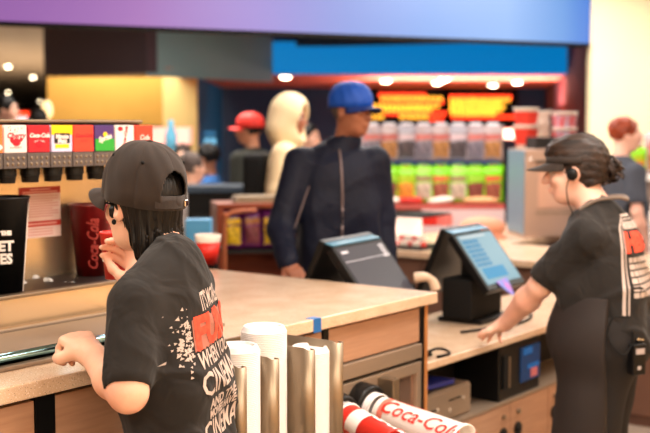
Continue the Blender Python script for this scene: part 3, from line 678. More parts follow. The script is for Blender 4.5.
def man_guest():
    p = W(338, 300, 5.45); p.z = 0
    root = empty('person', p, math.pi + .20, 'man in blue cap and navy zip jacket standing across the counter', 'person')
    L = lambda q: to_local(root, q)
    head = L(W(352, 112, 5.36)); sh = 1.46
    # facing the camera: his own right arm is at picture left
    aR = [(.185, .0, sh), L(W(281, 228, 5.30)), L(W(287, 262, 5.10))]; aL = [(-.185, .0, sh), (-.225, -.03, 1.17), (-.235, .04, .93)]
    c = dict(shz=sh, lean=0, sw=.185, depth=.13, head=tuple(head), yaw=-.62 + .0, pitch=-.02, hs=1.03, h=.0075, torso=.58, hem=.16, armL=aL, armR=aR,
             handR=dict(dr=(-.3, .5, -.4), nrm=(-.3, -.2, -1), curls=(.4, .4, .4, .4)), skin=M['skindark'], topm=M['jacket'], sleeve='long', fold=.005, ease=.022, hairm=M['hairgrey'])
    c['yaw'] = 0.95 if False else -.0
    # turn the head toward picture right
    c['yaw'] = .62
    R = figure(root, c); Mh = R['Mh']
    F = Field(); F.Rt = R['Rt']; F.ell((0, -.014, .028), (.079, .098, .090)); F.cut((0, .035, 0), (0, 1, -.1)); F.cut((0, 0, -.055), (0, 0, -1)); F.ell((-.088, .01, -.02), (.03, .034, .036), k=.01, op='s'); F.ell((.088, .01, -.02), (.03, .034, .036), k=.01, op='s')
    F.build('hair', M['hairgrey'], root, .006)
    hat, Mc = cap_hat(root, Mh, 1.03, M['capblue'], opening=False, rx=.092, ry=.110, rz=.092, tilt=.02, brim_m=mat('dark_blue_twill', rgb(16, 44, 110), .6))
    em = MB(); em.sph((0, 0, 0), (.026, .004, .022), 20); e = em.build('cap_emblem', M['white'], hat); e.matrix_local = Mc @ Matrix.Translation((0, .096, .036)) @ Matrix.Rotation(.5, 4, 'X')
    MB().sph((0, .003, 0), (.015, .003, .012), 16).build('emblem_centre', mat('emblem_orange', rgb(214, 110, 70), .6), e)
    bv = bvh_of(R['top'])
    def hitf(x, z):
        h_ = bv.ray_cast(Vector((x, .6, z)), Vector((0, -1, 0))); return (h_[0] + Vector((0, .003, 0))) if h_[0] else Vector((x, .12, z))
    MB().tube([hitf(.012, z) for z in np.linspace(1.50, .80, 28)], .0055, 6).build('zip', M['zip'], R['top'], smooth=True)
    F = Field(); nk = R['nk']; F.cap((0, .004, sh + .02), (nk[0] * .8, nk[1] * .7, sh + .075), .082, .074, .02); F.cap((0, 0, sh), (nk[0], nk[1], sh + .12), .064, .064, k=.004, op='s'); F.cut((0, 0, sh + .085), (0, -.25, 1)); F.build('collar', M['jacket'], R['top'], .006)
    MB().tube([R['top'].matrix_world @ Vector(q) for q in (Vector(aR[1]).lerp(Vector(aR[0]), .6) + Vector((-.07, .06, 0)), Vector(aR[1]) + Vector((-.055, .05, 0)))], .003).build('piping', M['zip'], R['top'])
    wr = Vector(aR[2]); MB().cyl(wr + Vector((.0, -.016, .018)), wr + Vector((-.012, .012, -.012)), .036, n=20).build('watch', M['steel_dark'], root)
    return root

def bystander(px, py_head, d, face, label, top, hairm, skinm, hat=None, hood=False, hs=1.05, arms=None, lean=.03, sw=.18, pitch=0, hairlen=0, h=.012, sleeve='long', group=None, body_yaw=None):
    hp = W(px, py_head, d); p = Vector((hp.x, hp.y, 0)); by = face if body_yaw is None else body_yaw
    rz = by; root = empty('person', p, rz, label, 'person', group)
    shz = hp.z - .215
    c = dict(shz=shz, lean=0, sw=sw, depth=.12, head=(0, .02, hp.z), yaw=face - by, pitch=pitch, hs=hs, h=h, torso=.55 if shz > 1.2 else .45, skin=skinm, topm=top, sleeve=sleeve, hairm=hairm, ease=.02)
    if arms: c.update(arms(root, shz, sw))
    R = figure(root, c)
    F = Field(); F.Rt = R['Rt']; s = hs
    if not hood:
        F.ell((0, -.018 * s, .034 * s), (.084 * s, .102 * s, .094 * s)); 
        if hairlen: F.ell((0, -.045, -.06 - hairlen * .3), (.085, .06, .06 + hairlen * .6), k=.03)
        F.cut((0, .05, .0), (0, 1, -.5)); 
        if not hairlen: F.cut((0, 0, -.05), (0, -.3, -1))
        F.ell((-.09, .02, -.03), (.03, .036, .036), k=.01, op='s'); F.ell((.09, .02, -.03), (.03, .036, .036), k=.01, op='s')
        F.warp = lambda X, Y, Z: .003 * np.sin(90 * X + 60 * Z) + .003 * np.sin(80 * Y - 40 * Z)
        F.build('hair', hairm, root, .008)
    else:
        F.ell((0, -.010, .030), (.118, .150, .148)); F.ell((0, -.045, -.085), (.128, .12, .11), k=.06); F.cap((0, -.01, -.16), (0, .03, -.13), .10, .09, k=.05)
        F.ell((0, .125, -.015), (.080, .145, .118), k=.01, op='s'); F.cut((0, .108, 0), (0, 1, .10))
        F.build('hood', top, R['top'], .008)
    if hat: cap_hat(root, R['Mh'], hs, hat, opening=False, rx=.092, ry=.110, rz=.088)
    return root, R

# ================================================================ THE SETTING
def struct(name, mb, m, **k): o = mb.build(name, m, **k); o['kind'] = 'structure'; return o
M['floor'] = mat('grey_floor_tile', rgb(150, 136, 122), .35, col2=rgb(162, 148, 134), nscale=3)
M['ceil'] = mat('ceiling_board', rgb(176, 162, 142), .8, col2=rgb(164, 150, 130), nscale=1.2)
M['navy'] = mat('navy_wall', rgb(44, 66, 94), .8); M['maroon'] = mat('maroon_wall', rgb(82, 34, 46), .8)
M['cream'] = M['cream']; M['creamwall'] = mat('cream_wall', rgb(250, 236, 196), .8, col2=rgb(248, 232, 188), nscale=1.0)
M['yellow'] = mat('mustard_wall', rgb(224, 176, 84), .8, col2=rgb(216, 168, 78), nscale=2)
M['bluewall'] = mat('blue_wall', rgb(0, 118, 180), .7); M['soffit_grey'] = mat('soffit_grey', rgb(150, 196, 206), .8)
M['blueglow'] = mat('glowing_blue_fascia', rgb(0, 120, 190), .6, emit=rgb(0, 130, 205), es=.55)  # glow put into the fascia material, which is no lamp
struct('floor', MB().box(-17, 10, -2.7, 62, -.1, 0), M['floor'])
struct('ceiling', MB().box(-17, 10, -2.7, 62, 2.9, 3.0), M['ceil'])
struct('wall_far', MB().box(-17, 10, 60, 60.2, 0, 2.9), mat('brown_wall', rgb(74, 52, 40), .9))
struct('wall_right', MB().box(5.2, 5.4, 6.0, 20, 0, 2.9), M['maroon'])
struct('bounce_wall_behind', MB().box(-17, 10, -2.7, -2.5, 0, 2.9), mat('tan_bounce', rgb(226, 184, 128), .8))  # unseen wall added for warm reflections and bounce
struct('wall_left', MB().box(-16.2, -16, 4, 60, 0, 2.9), M['ceil'])
def wall_px(name, x0, x1, d0, d1, z0, z1, m, th=.15):
    a = W(x0, 127, d0); b = W(x1, 127, d1); a.z = b.z = 0; n = (b - a).normalized().cross(Vector((0, 0, 1))) * -th
    mb = MB(); bm = mb.bm; vs = [bm.verts.new(q + Vector((0, 0, z))) for z in (z0, z1) for q in (a, b, b + n, a + n)]
    for f in ((0, 1, 2, 3), (4, 5, 6, 7), (0, 1, 5, 4), (1, 2, 6, 5), (2, 3, 7, 6), (3, 0, 4, 7)): bm.faces.new([vs[i] for i in f])
    return struct(name, mb, m)
# dark rear wall with the menu, maroon return, cream wall, blue strip, cream and mustard walls
wall_px('wall_rear', 222, 545, 19, 19, 0, 2.9, M['navy'])
wall_px('wall_return', 545, 600, 19, 10.6, 0, 2.9, M['maroon'])
wall_px('wall_blue', 196.5, 222, 14.4, 18.9, 0, 2.25, M['bluewall'], .02)
struct('bounce_wall_lane', MB().box(3.0, 3.2, -2.5, 5.6, 0, 2.9), mat('tan_bounce_lane', rgb(232, 194, 140), .8))  # unseen tan wall added to warm the backsplash reflection
wall_px('wall_cream_left', 163, 197, 14.6, 14.35, 0, 2.26, mat('cream_column', rgb(244, 216, 146), .8), .02)
wall_px('wall_mustard', 48, 165, 14.6, 14.6, 1.62, 2.24, M['yellow'])
wall_px('wall_white_low', 48, 165, 14.7, 14.7, 0, 1.62, mat('off_white_wall', rgb(214, 200, 184), .8))
wall_px('wall_cream', 590, 760, 9.4, 9.4, 0, 2.9, M['creamwall'])
# dropped fascias
wall_px('trim_1', 45, 148, 13.6, 12.5, 2.20, 2.9, mat('dark_plum_fascia', rgb(92, 80, 90), .7))
wall_px('trim_2', 148, 273, 12.52, 14.2, 2.16, 2.9, M['soffit_grey'], .02)
wall_px('trim_3', 273, 566, 14.2, 14.2, 2.26, 2.66, M['blueglow'])
wall_px('trim_4', 273, 600, 14.3, 13.0, 2.60, 2.9, M['navy'])
# underside of the rear soffit, reddened by its colour and an added uplight
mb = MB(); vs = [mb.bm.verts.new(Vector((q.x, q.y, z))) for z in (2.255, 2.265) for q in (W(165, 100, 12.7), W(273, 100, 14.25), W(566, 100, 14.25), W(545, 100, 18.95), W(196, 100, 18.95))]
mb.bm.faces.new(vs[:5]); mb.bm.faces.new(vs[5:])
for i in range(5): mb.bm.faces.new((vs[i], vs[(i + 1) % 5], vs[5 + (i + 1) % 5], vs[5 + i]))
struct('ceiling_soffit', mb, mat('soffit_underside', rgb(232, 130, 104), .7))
area('soffit_red_fill', (1.9, 15.5, 1.9), (math.pi, 0, 0), 2.6, 100, (1, .48, .40), .5)  # added uplight tinting the soffit, no cove is built

# lit display band over the counter
a = W(0, 20.5, 7.4); b = W(592, 43.5, 9.42)
m = bpy.data.materials.new('led_screen'); m.use_nodes = True; nt = m.node_tree; bs = nt.nodes['Principled BSDF']; bs.inputs['Base Color'].default_value = (.01, .01, .02, 1)
tc = nt.nodes.new('ShaderNodeTexCoord'); sp = nt.nodes.new('ShaderNodeSeparateXYZ'); mr = nt.nodes.new('ShaderNodeMapRange'); cr = nt.nodes.new('ShaderNodeValToRGB')
ln = (b - a).length + 1.2
nt.links.new(tc.outputs['Object'], sp.inputs[0]); nt.links.new(sp.outputs['X'], mr.inputs[0]); mr.inputs['From Min'].default_value = -1.2; mr.inputs['From Max'].default_value = ln - 1.2
nt.links.new(mr.outputs[0], cr.inputs[0]); nt.links.new(cr.outputs[0], bs.inputs['Emission Color']); bs.inputs['Emission Strength'].default_value = .78
el = cr.color_ramp.elements; el[0].position = 0.0; el[0].color = rgb(116, 62, 150); el[1].position = 1.0; el[1].color = rgb(66, 122, 214)
for p_, c_ in ((.18, (140, 88, 160)), (.36, (156, 104, 176)), (.50, (148, 128, 200)), (.62, (126, 146, 212)), (.74, (124, 164, 226)), (.86, (142, 182, 236)), (.95, (108, 158, 222))):
    e = el.new(p_); e.color = rgb(*c_)
A2 = Vector((a.x, a.y, 0)); D2 = Vector((b.x - a.x, b.y - a.y, 0)); yawd = math.atan2(D2.y, D2.x)
zb = (a.z + b.z) / 2
scr = empty('display_screen', A2, yawd, 'long purple to blue lit display band hung above the counter', 'screen')
MB().box(-1.2, D2.length - .0, .0, .02, zb, 2.9).build('screen_face', m, scr)
MB().box(-1.22, D2.length, .021, .14, zb - .025, 2.9).box(-1.22, D2.length, -.004, .02, zb - .028, zb - .003).build('screen_casing', M['blackmatte'], scr)

# downlights
gl = mat('lamp_glow', (1, 1, 1, 1), .5, emit=(1, .80, .52, 1), es=16)
def downlight(px, py, z, label, r=.09, grp='round downlights in the lobby ceiling', es=None):
    p = Wz(px, py, z); o = empty('downlight', p, 0, label, 'ceiling light', grp)
    MB().lathe([(r * 1.0, -.004), (r * 1.3, -.012), (r * 1.35, 0)], 24).build('trim_ring', M['white'], o, smooth=True)
    MB().sph((0, 0, -.006), (r * .8, r * .8, .02 + r * .16), 20).build('lamp_disc', gl, o)
for px, py, lb in ((53, 44, 'warm round downlight in left ceiling nearest the purple screen'), (8, 66, 'warm downlight at far left edge of the lobby ceiling'), (33, 77, 'pale downlight left of the dark plum fascia'), (8, 92, 'lower warm downlight at far left edge'), (40, 101, 'small dim downlight above the far left crowd')):
    downlight(px, py, 2.895, lb, .075)
for px, py, lb in ((285.5, 75, 'downlight in soffit above the cream hood'), (386, 80, 'downlight in soffit above blue cap peak'), (437, 82, 'lower of two close downlights in the red-lit soffit'), (444, 78.5, 'upper of two close downlights in the red-lit soffit'), (493, 84.2, 'second downlight from right in the red-lit soffit'), (517, 81.5, 'rightmost downlight in the red-lit soffit')):
    p = W(px, py, 15); downlight(px, py + (1 if px < 300 else 0), 2.254, lb, .085, 'round downlights in the rear soffit')
p = Wz(115, 38, 2.72); sl = empty('spotlight', p, 0, 'bright track spotlight hanging just below the purple screen', 'spotlight')
MB().cyl((0, 0, 0), (.03, 0, .13), .075, .05, 20).build('lamp_head', M['black'], sl); MB().cyl((-.002, 0, -.006), (0, 0, .0), .068, n=20).build('lamp_disc', gl, sl); MB().cyl((.03, 0, .13), (.03, 0, .18), .015).build('stem', M['black'], sl)
p = Wz(141, 41, 2.72); sl = empty('spotlight', p, 0, 'unlit grey track spotlight right of the bright one', 'spotlight')
MB().cyl((0, 0, 0), (-.05, 0, .12), .06, .045, 20).build('lamp_head', M['steel'], sl); MB().cyl((-.05, 0, .12), (-.05, 0, .18), .012).build('stem', M['black'], sl)
# egg-shaped glowing lamp beside the mustard wall
p = W(47, 110, 13.5); lp = empty('table_lamp', Vector((p.x, p.y, 0)), 0, 'glowing egg-shaped warm lamp at left end of the mustard wall', 'lamp')
MB().sph((0, 0, p.z), (.065, .065, .11), 20).build('lamp_shade', mat('warm_shade', (1, .9, .7, 1), .5, emit=(1, .68, .30, 1), es=1.4), lp, smooth=True); MB().cyl((0, 0, .02), (0, 0, p.z - .12), .02).cyl((0, 0, 0), (0, 0, .03), .12).build('stand', M['black'], lp)

# ================================================================ MAIN COUNTER
wt = empty('worktop', C0, CROT, 'speckled stone worktop running from the soda machine to the corner by the tills', 'worktop')
MB().box(-3.3, 0, 0, 1.62, .96, 1.0).build('slab', M['stone'], wt, bevel=.004)
cb = empty('counter_cabinet', C0, CROT, 'wood and steel cabinet under the high stone worktop', 'cabinet')
MB().box(-3.28, -.03, .05, 1.58, .0, .94).build('carcass', M['darkgap'], cb)
MB().box(-.045, -.028, .025, 1.6, .0, .958).build('end_panel', M['wood_edge'], cb)
for x in (-1.80, -.655, -.075, -2.55): MB().box(x - .0, x + .028 + (.03 if x == -1.80 else 0), .028, .06, 0, .955).build('post', M['black'], cb)
pw = MB().box(-.625, -.077, .03, .05, .826, .948).build('drawer_front', M['wood'], cb, bevel=.002)
MB().box(-1.08, -.66, .032, .05, .0, .945).build('wood_panel', M['wood'], cb, bevel=.002)
MB().box(-1.738, -1.09, .032, .05, .0, .945).build('wood_panel', M['wood'], cb, bevel=.002)
MB().box(-2.52, -1.802, .032, .05, .0, .945).build('wood_panel', M['wood'], cb, bevel=.002)
MB().box(-3.25, -2.56, .032, .05, .0, .945).build('wood_panel', M['wood'], cb, bevel=.002)
MB().box(-.645, -.077, .018, .045, .768, .820).build('steel_rail', M['steel_dark'], cb, bevel=.003)
fr = MB().box(-.645, -.077, .020, .045, .715, .755).box(-.645, -.615, .02, .045, .40, .716).box(-.107, -.077, .02, .045, .40, .716).box(-.645, -.077, .02, .045, .36, .40).build('dispenser_frame', M['steel_dark'], cb, bevel=.003)
MB().box(-.615, -.107, .034, .044, .40, .716).build('dispenser_plate', mat('pinkish_steel', rgb(196, 164, 146), .22, .85), cb)
MB().box(-1.205, -1.195, .0, .001, .0, .001).build('seam', M['darkgap'], cb) if False else None
tp = MB().box(-.745, -.705, -.0015, .0, .957, 1.0015).box(-.745, -.705, -.0015, .03, 1.0, 1.0015).build('tape_strip', M['blue']); tp.matrix_world = Matrix.Translation(C0) @ Matrix.Rotation(CROT, 4, 'Z'); tag(tp, 'short strip of blue tape stuck on the worktop edge', 'tape')
def put(o, u, v, z=0, r=0): o.location = cf(u, v, z); o.rotation_euler = (0, 0, CROT + r); return o
def cthing(name, u, v, z, label, cat, group=None, r=0): return empty(name, cf(u, v, z), CROT + r, label, cat, group)

# horizontal cup dispensers: ring and the cups sticking out
def cup_mesh_profile(L, r0, r1, wall=.0015, rim=True):
    p = [(0.0001, 0.004), (r0 * .9, .004), (r0, 0), (r1, L)]
    if rim: p += [(r1 + .0035, L + .001), (r1 + .0035, L + .007), (r1 - .001, L + .008), (r1 - .003, L + .002)]
    p += [(r0 - wall, .008), (.0001, .008)]; return p
def red_script(body, m, parent, Mx, size, r0, r1, L, z0, ang, shear=.35, weight=.002):
    def fn(c):
        z = z0 + c.x; r = r0 + (r1 - r0) * z / L + .0010; a = ang - c.y / r; return Mx @ Vector((r * math.cos(a), r * math.sin(a), z))
    return bm_obj(text_bm(body, size, shear=shear, weight=weight, maxlen=.012), 'lettering', m, parent, fn)
def axis_mx(a, b):
    d = (b - a).normalized(); return Matrix.Translation(a) @ d.to_track_quat('Z', 'Y').to_matrix().to_4x4()
s0 = cf(-.335, .03, 0); 
sA = W(365, 405, 3.78); eA = W(461, 444, 3.50)
Mx = axis_mx(sA, eA); LA = (eA - sA).length
ring = cthing('cup_dispenser', -.33, .03, 0, 'black ring cup dispenser holding the large white cups', 'cup dispenser', 'black ring cup dispensers set in the steel frame')
ri = (Matrix.Translation(ring.location) @ Matrix.Rotation(CROT, 4, 'Z')).inverted()
MB().lathe([(.070, -.05), (.074, .0), (.074, .022), (.068, .034), (.056, .034), (.055, .02), (.055, -.05)], 40, Mx=ri @ Mx).build('collar', M['black'], ring, smooth=True)
MB().box(-.02, .02, -.075, -.004, .660, .745).build('latch_plate', M['steel'], ring, bevel=.003).location.x = -.01
ringB = cthing('cup_dispenser', -.53, .03, 0, 'black ring cup dispenser holding the red cups, left of the larger one', 'cup dispenser', 'black ring cup dispensers set in the steel frame')
sB = W(338, 412, 3.56); eB = W(392, 446, 3.34); MxB = axis_mx(sB, eB); LB = (eB - sB).length
riB = (Matrix.Translation(ringB.location) @ Matrix.Rotation(CROT, 4, 'Z')).inverted()
MB().lathe([(.058, -.05), (.062, .0), (.062, .02), (.056, .032), (.048, .032), (.046, -.05)], 36, Mx=riB @ MxB).build('collar', M['black'], ringB, smooth=True)
MB().sph((.03, -.03, .71), (.02, .03, .03), 12).build('latch_knob', M['black'], ringB, smooth=True)
cs = empty('paper_cup_stack', Mx.translation, 0, 'stack of large white cups with red script lying out of the steel dispenser', 'cup stack')
cs.rotation_euler = Mx.to_euler()
pr = [(.0001, .0)]
for k in range(7): z = -.02 + k * .0125; r = .0475 + .0008 * k; pr += [(r, z), (r + .0035, z + .001), (r + .0035, z + .006), (r, z + .007)]
MB().lathe(pr[1:], 40).build('nested_rims', M['lid'], cs, smooth=True)
z1 = .075; MB().lathe([(.050, z1), (.063, LA), (.0665, LA + .001), (.0665, LA + .008), (.061, LA + .009), (.058, LA - .01), (.045, z1 + .02), (.0001, z1 + .02)], 48).build('outer_cup', M['white'], cs, smooth=True)
MB().lathe([(.0503 + .013 * (.02) / .3, z1 + .02), (.0505 + .013 * .045 / .3, z1 + .045)], 48).build('red_ring', mat('pink_print', rgb(222, 120, 104), .5), cs)
for aa in (0, 2.1, 4.2):
    red_script('Coca-Cola', M['red'], cs, Matrix(), .074, .0503, .0633, LA, .0 + (z1 + LA) / 2 + .018, aa + .2, weight=.0006)
for aa in (1.15, 3.3, 5.3):
    MB().lathe([(.0504 + .0130 * t, z1 + (LA - z1) * t) for t in (.15, .5, .98)], 60).bm.free()
    bm = bmesh.new(); A = []; B = []
    for i in range(20):
        t = .06 + .93 * i / 19; r = .0506 + .0130 * t; z = z1 + (LA - z1) * t; a0 = aa + .12 * math.sin(t * 5)
        A.append(bm.verts.new((r * math.cos(a0), r * math.sin(a0), z))); B.append(bm.verts.new((r * math.cos(a0 + .16), r * math.sin(a0 + .16), z)))
    for i in range(19): bm.faces.new((A[i], A[i + 1], B[i + 1], B[i]))
    bm_obj(bm, 'red_ribbon', M['red'], cs)
cs2 = empty('paper_cup_stack', MxB.translation, 0, 'smaller red cups with white script sticking out below the large white ones', 'cup stack'); cs2.rotation_euler = MxB.to_euler()
MB().lathe([(.0445, -.02), (.047, .05), (.050, .051), (.050, .058), (.047, .06)], 40).build('inner_cup', M['white'], cs2, smooth=True)
MB().lathe([(.0455, .045), (.052, LB), (.055, LB + .001), (.055, LB + .008), (.050, LB + .009), (.047, LB - .01), (.0001, LB - .02)], 44).build('outer_cup', M['red'], cs2, smooth=True)
MB().lathe([(.0465 + .001, .10), (.0475 + .0023, .16), ], 44).build('white_band', M['white'], cs2)
red_script('Coca-Cola', M['white'], cs2, Matrix(), .05, .0455, .052, LB, .21, 1.2); red_script('Coca-Cola', M['red'], cs2, Matrix(), .03, .047, .0535, LB, .13, 3.4)

# lid organiser hung in front of the counter
og = cthing('lid_organizer', -1.17, -.18, 0, 'stainless lid organizer with tall dividers beside the black T-shirt', 'organizer')
MB().box(-.24, .205, -.13, .148, .62, .64).box(-.24, .205, -.13, .148, 0, .04).box(-.24, -.22, -.13, .148, .04, .62).box(.185, .205, -.13, .148, .04, .62).build('base', M['steel'], og, bevel=.003)
MB().box(-.24, .205, .136, .144, .64, 1.012).build('back_plate', M['steel'], og, bevel=.002)
def divider(x, zt=1.0):
    m_ = MB(); bm = m_.bm; path = [(x, .138), (x, -.075), (x + .004, -.088), (x + .014, -.096), (x + .024, -.096), (x + .030, -.088), (x + .031, -.075)]
    pts = [(p_[0], p_[1]) for p_ in path]
    lo = [bm.verts.new((a_, b_, .64)) for a_, b_ in pts]; hi = [bm.verts.new((a_, b_, zt - (.006 if i > 1 else 0))) for i, (a_, b_) in enumerate(pts)]
    for i in range(len(pts) - 1): bm.faces.new((lo[i], lo[i + 1], hi[i + 1], hi[i]))
    o = m_.build('divider', M['steel'], og); md = o.modifiers.new('s', 'SOLIDIFY'); md.thickness = .0025; md.offset = 0; smooth_by_angle(o, 50); return o
for x in (-.235, -.105, .05, .180): divider(x)
def lid_stack(u, v, r, z0, z1, label):
    o = cthing('lid_stack', u, v, z0, label, 'lid stack', 'stacks of white plastic lids in the steel organizer')
    n = 0; z = 0; pr = []; step = .0048; H = z1 - z0
    while z < H - .016:
        pr += [(r - .0011, z), (r, z + .0012), (r, z + .0034), (r - .0011, z + .0044)]; z += step
    ztop = pr[-1][1]
    pr = [(.001, 0)] + pr + [(r - .003, ztop + .004), (r - .008, ztop + .012), (r - .011, ztop + .0135), (r - .015, ztop + .012), (r - .017, ztop + .006), (.001, ztop + .006)]
    MB().lathe(pr, 56).build('stacked_lids', M['lid'], o, smooth=True); smooth_by_angle(o.children[0], 30)
    return o
lid_stack(-1.335, -.205, .060, .64, 1.040, 'left stack of white lids half hidden by the black T-shirt')
lid_stack(-1.18, -.165, .063, .64, 1.062, 'tallest middle stack of white lids in the organizer')
lid_stack(-1.022, -.20, .057, .64, .985, 'lowest right stack of white lids, nearest the cup dispenser')

# ice bin let into the worktop, with its sliding lid
ib = cthing('ice_bin', -1.62, .33, 1.0, 'stainless drop-in ice bin with sliding lid under the hand', 'ice bin')
MB().box(-.62, .62, -.19, -.165, .0, .012).box(-.62, .62, .235, .25, .0, .012).box(-.62, -.28, -.165, .235, .0, .008).box(.60, .62, -.165, .235, .0, .012).build('rim', M['steel_dark'], ib, bevel=.003)
MB().box(-.28, .60, -.165, .235, .002, .004).build('well', M['blackmatte'], ib)
lid = MB().box(-.25, .58, -.15, .195, .012, .018, Mx=Matrix.Rotation(-.03, 4, 'X')).build('sliding_lid', M['steel_dark'], ib, bevel=.002)
MB().cyl((-.25, -.165, .030), (.45, -.165, .030), .011, n=16).build('lid_grip', mat('bluish_steel', rgb(150, 200, 216), .15, 1.0), lid, smooth=True)

# ================================================================ SODA MACHINE
sm = cthing('soda_machine', 0, 0, 1.0, 'stainless soda machine with a row of flavour panels on the high worktop', 'soda machine')
sm.scale.z = .99; X0, X1 = -2.25, -.78
MB().box(X0, X1, .585, .60, 0, .107).build('riser', M['steel_mirror'], sm, bevel=.002)
MB().box(X0, X1, .60, 1.2, -.0, .02).build('base_plate', M['steel_mirror'], sm)
MB().box(X1 - .015, X1, .60, 1.2, 0, .088).build('side_plate', M['steel_mirror'], sm)
MB().box(X0, X1, .570, .602, .098, .110).build('ledge_lip', M['steel'], sm, bevel=.003)
MB().box(X0, X1, .602, .885, .088, .100).build('drip_tray', mat('dark_drip_grille', rgb(26, 14, 13), .5), sm)
MB().box(X0, X1, .885, .905, .09, .62).build('backsplash', M['steel_mirror'], sm)
MB().box(X0, X1, .905, 1.2, .0, .62).build('cabinet_back', M['steel'], sm, bevel=.004)
MB().box(X0, X1, .725, 1.2, .500, .618).build('valve_housing', M['darkgap'], sm, bevel=.004)
MB().box(X0, X1 + .005, .715, 1.205, .618, .630).build('top_cover', M['steel'], sm, bevel=.004)
ttl = Matrix.Rotation(-.10, 4, 'X')
def panel(i, base, draws):
    x0 = -1.404 + .0881 * (i + 0) + .003; x1 = x0 + .0821; xc = (x0 + x1) / 2
    hd = MB().box(x0 - .0015, x1 + .0015, .655, .73, .480, .527).build('valve_block', M['steel_dark'], sm, bevel=.002); hd.data.materials[0] = mat('grey_valve', rgb(92, 84, 82), .45) if 'gv' not in M else M['gv']; M.setdefault('gv', hd.data.materials[0])
    bt = MB()
    for k in range(4): 
        for j in range(2): bt.sph((x0 + .012 + k * .0195, .654, .493 + j * .018), (.0042, .003, .0055), 8)
    bt.build('portion_buttons', M['white'] if False else M['steel'], hd)
    pl = MB().box(x0, x1, .652, .690, .528, .612).build('flavour_panel', base, sm, bevel=.002)
    MB().cyl((xc, .70, .482), (xc, .70, .455), .030, .031, 24).cyl((xc, .70, .455), (xc, .70, .434), .028, .026, 24).build('nozzle', M['black'], sm, bevel=.0015)
    T = lambda dx, dz, off=.0: Matrix.Translation((xc + dx, .6508 - off, .570 + dz)) @ Matrix.Rotation(math.pi / 2, 4, 'X')
    draws(pl, T, xc)
def blob(parent, m, x, z, rx, rz, off=.0, name='print_patch'):
    return MB().sph((x, .6512 - off, z), (rx, .0006, rz), 20).build(name, m, parent)
def rect(parent, m, x, z, hx, hz, off=0, name='print_patch'): return MB().box(x - hx, x + hx, .6505 - off, .653, z - hz, z + hz).build(name, m, parent)
P_ = lambda n, *c: mat(n, rgb(*c), .4, emit=rgb(*c), es=.12)     # the panels are backlit
yl, lav, red2, wht, drk, grn, pur, orn, drd, crd = P_('panel_yellow', 244, 206, 30), P_('panel_lavender', 198, 196, 226), P_('panel_red', 232, 66, 48), P_('panel_white', 240, 220, 214), P_('panel_dark', 30, 24, 26), P_('panel_green', 44, 156, 56), P_('panel_purple', 74, 48, 110), P_('panel_orange', 240, 120, 60), P_('panel_dark_red', 178, 30, 44), P_('panel_crimson', 196, 26, 46)
def d_cherry(pl, T, xc):
    blob(pl, crd, xc + .002, .560, .016, .012); blob(pl, crd, xc - .014, .567, .007, .009); blob(pl, crd, xc + .02, .568, .006, .006)
    put_text('Cherry', .023, crd, pl, T(0, .010, .0004), shear=.3, weight=.0006); put_text('FLAVORED', .009, crd, pl, T(0, -.026))
    for k in range(14): rn = random.Random(k); blob(pl, crd, xc + rn.uniform(-.036, .036), .570 + rn.uniform(.012, .038), .0016, .0016)
def d_coke(pl, T, xc):
    put_text('Coca-Cola', .0178, wht, pl, T(0, .010, .0003), shear=.35, weight=.0009); blob(pl, crd, xc, .556, .014, .012); put_text('ORIGINAL', .009, wht, pl, T(0, -.008))
def d_mm(pl, T, xc):
    rect(pl, yl, xc, .597, .041, .015); rect(pl, drk, xc, .571, .030, .016, .0002); blob(pl, yl, xc, .592, .012, .008, .0004); put_text('Minute', .018, wht, pl, T(0, .006, .001), weight=.0010); put_text('Maid', .018, wht, pl, T(0, -.008, .001), weight=.0010); rect(pl, yl, xc, .546, .027, .006)
def d_red(pl, T, xc):
    put_text('Coca-Cola', .0165, crd, pl, T(0, .008), shear=.35, weight=.0005); put_text('FLAVOR', .008, crd, pl, T(0, -.008))
def d_grape(pl, T, xc):
    rect(pl, grn, xc, .548, .0405, .0195); blob(pl, yl, xc + .002, .581, .009, .009, .0003); put_text('Sprite', .024, wht, pl, Matrix.Translation((0, 0, 0)) @ T(.0, -.0, .001) @ Matrix.Rotation(.25, 4, 'Z'), shear=.2, weight=.001)
def d_white(pl, T, xc):
    put_text('Coca-Cola', .018, crd, pl, T(0, .0) @ Matrix.Rotation(1.35, 4, 'Z'), shear=.3, weight=.0008); blob(pl, crd, xc - .02, .60, .012, .008)
def d_plain(pl, T, xc): put_text('Cola', .024, wht, pl, T(0, .0), shear=.3, weight=.0006)
def d_or(pl, T, xc): blob(pl, wht, xc + .02, .545, .02, .010)
for i, (b_, f_) in enumerate(((wht, d_cherry), (drd, d_coke), (lav, d_mm), (red2, d_red), (pur, d_grape), (wht, d_white), (red2, d_plain))): panel(i, b_, f_)
panel(-1, orn, d_or); panel(-2, drd, d_or); panel(-3, wht, d_or)
# notice taped to the backsplash
nx0, nz0 = W(19, 188, 3.7), 0
nt_ = cthing('notice', -1.142, .884, 0, 'red and white printed notice taped on the steel backsplash', 'notice')
def on_bs(px, py):
    r = W(px, py, 1) - Vector((0, 0, HCAM)); o = Vector((0, 0, HCAM)); k = ((C0 + V * .883) - o).dot(V) / r.dot(V); q = o + r * k; return (q - C0).dot(U), q.z
ua, za = on_bs(19, 188); ub, zb_ = on_bs(61, 235.5); nt_.location = cf((ua + ub) / 2, .884, (za + zb_) / 2); hw, hh = (ub - ua) / 2, (za - zb_) / 2
MB().box(-hw, hw, -.001, .0, -hh, hh).build('sheet', mat('pale_pink_paper', rgb(236, 206, 200), .5), nt_)
nrm_ = mat('notice_red', rgb(196, 52, 44), .5); MB().box(-hw, hw, -.0016, -.001, hh * .74, hh).build('red_bar', nrm_, nt_); MB().box(-hw, hw, -.0016, -.001, -hh * .56, -hh * .34).build('red_bar', nrm_, nt_)
tl = MB()
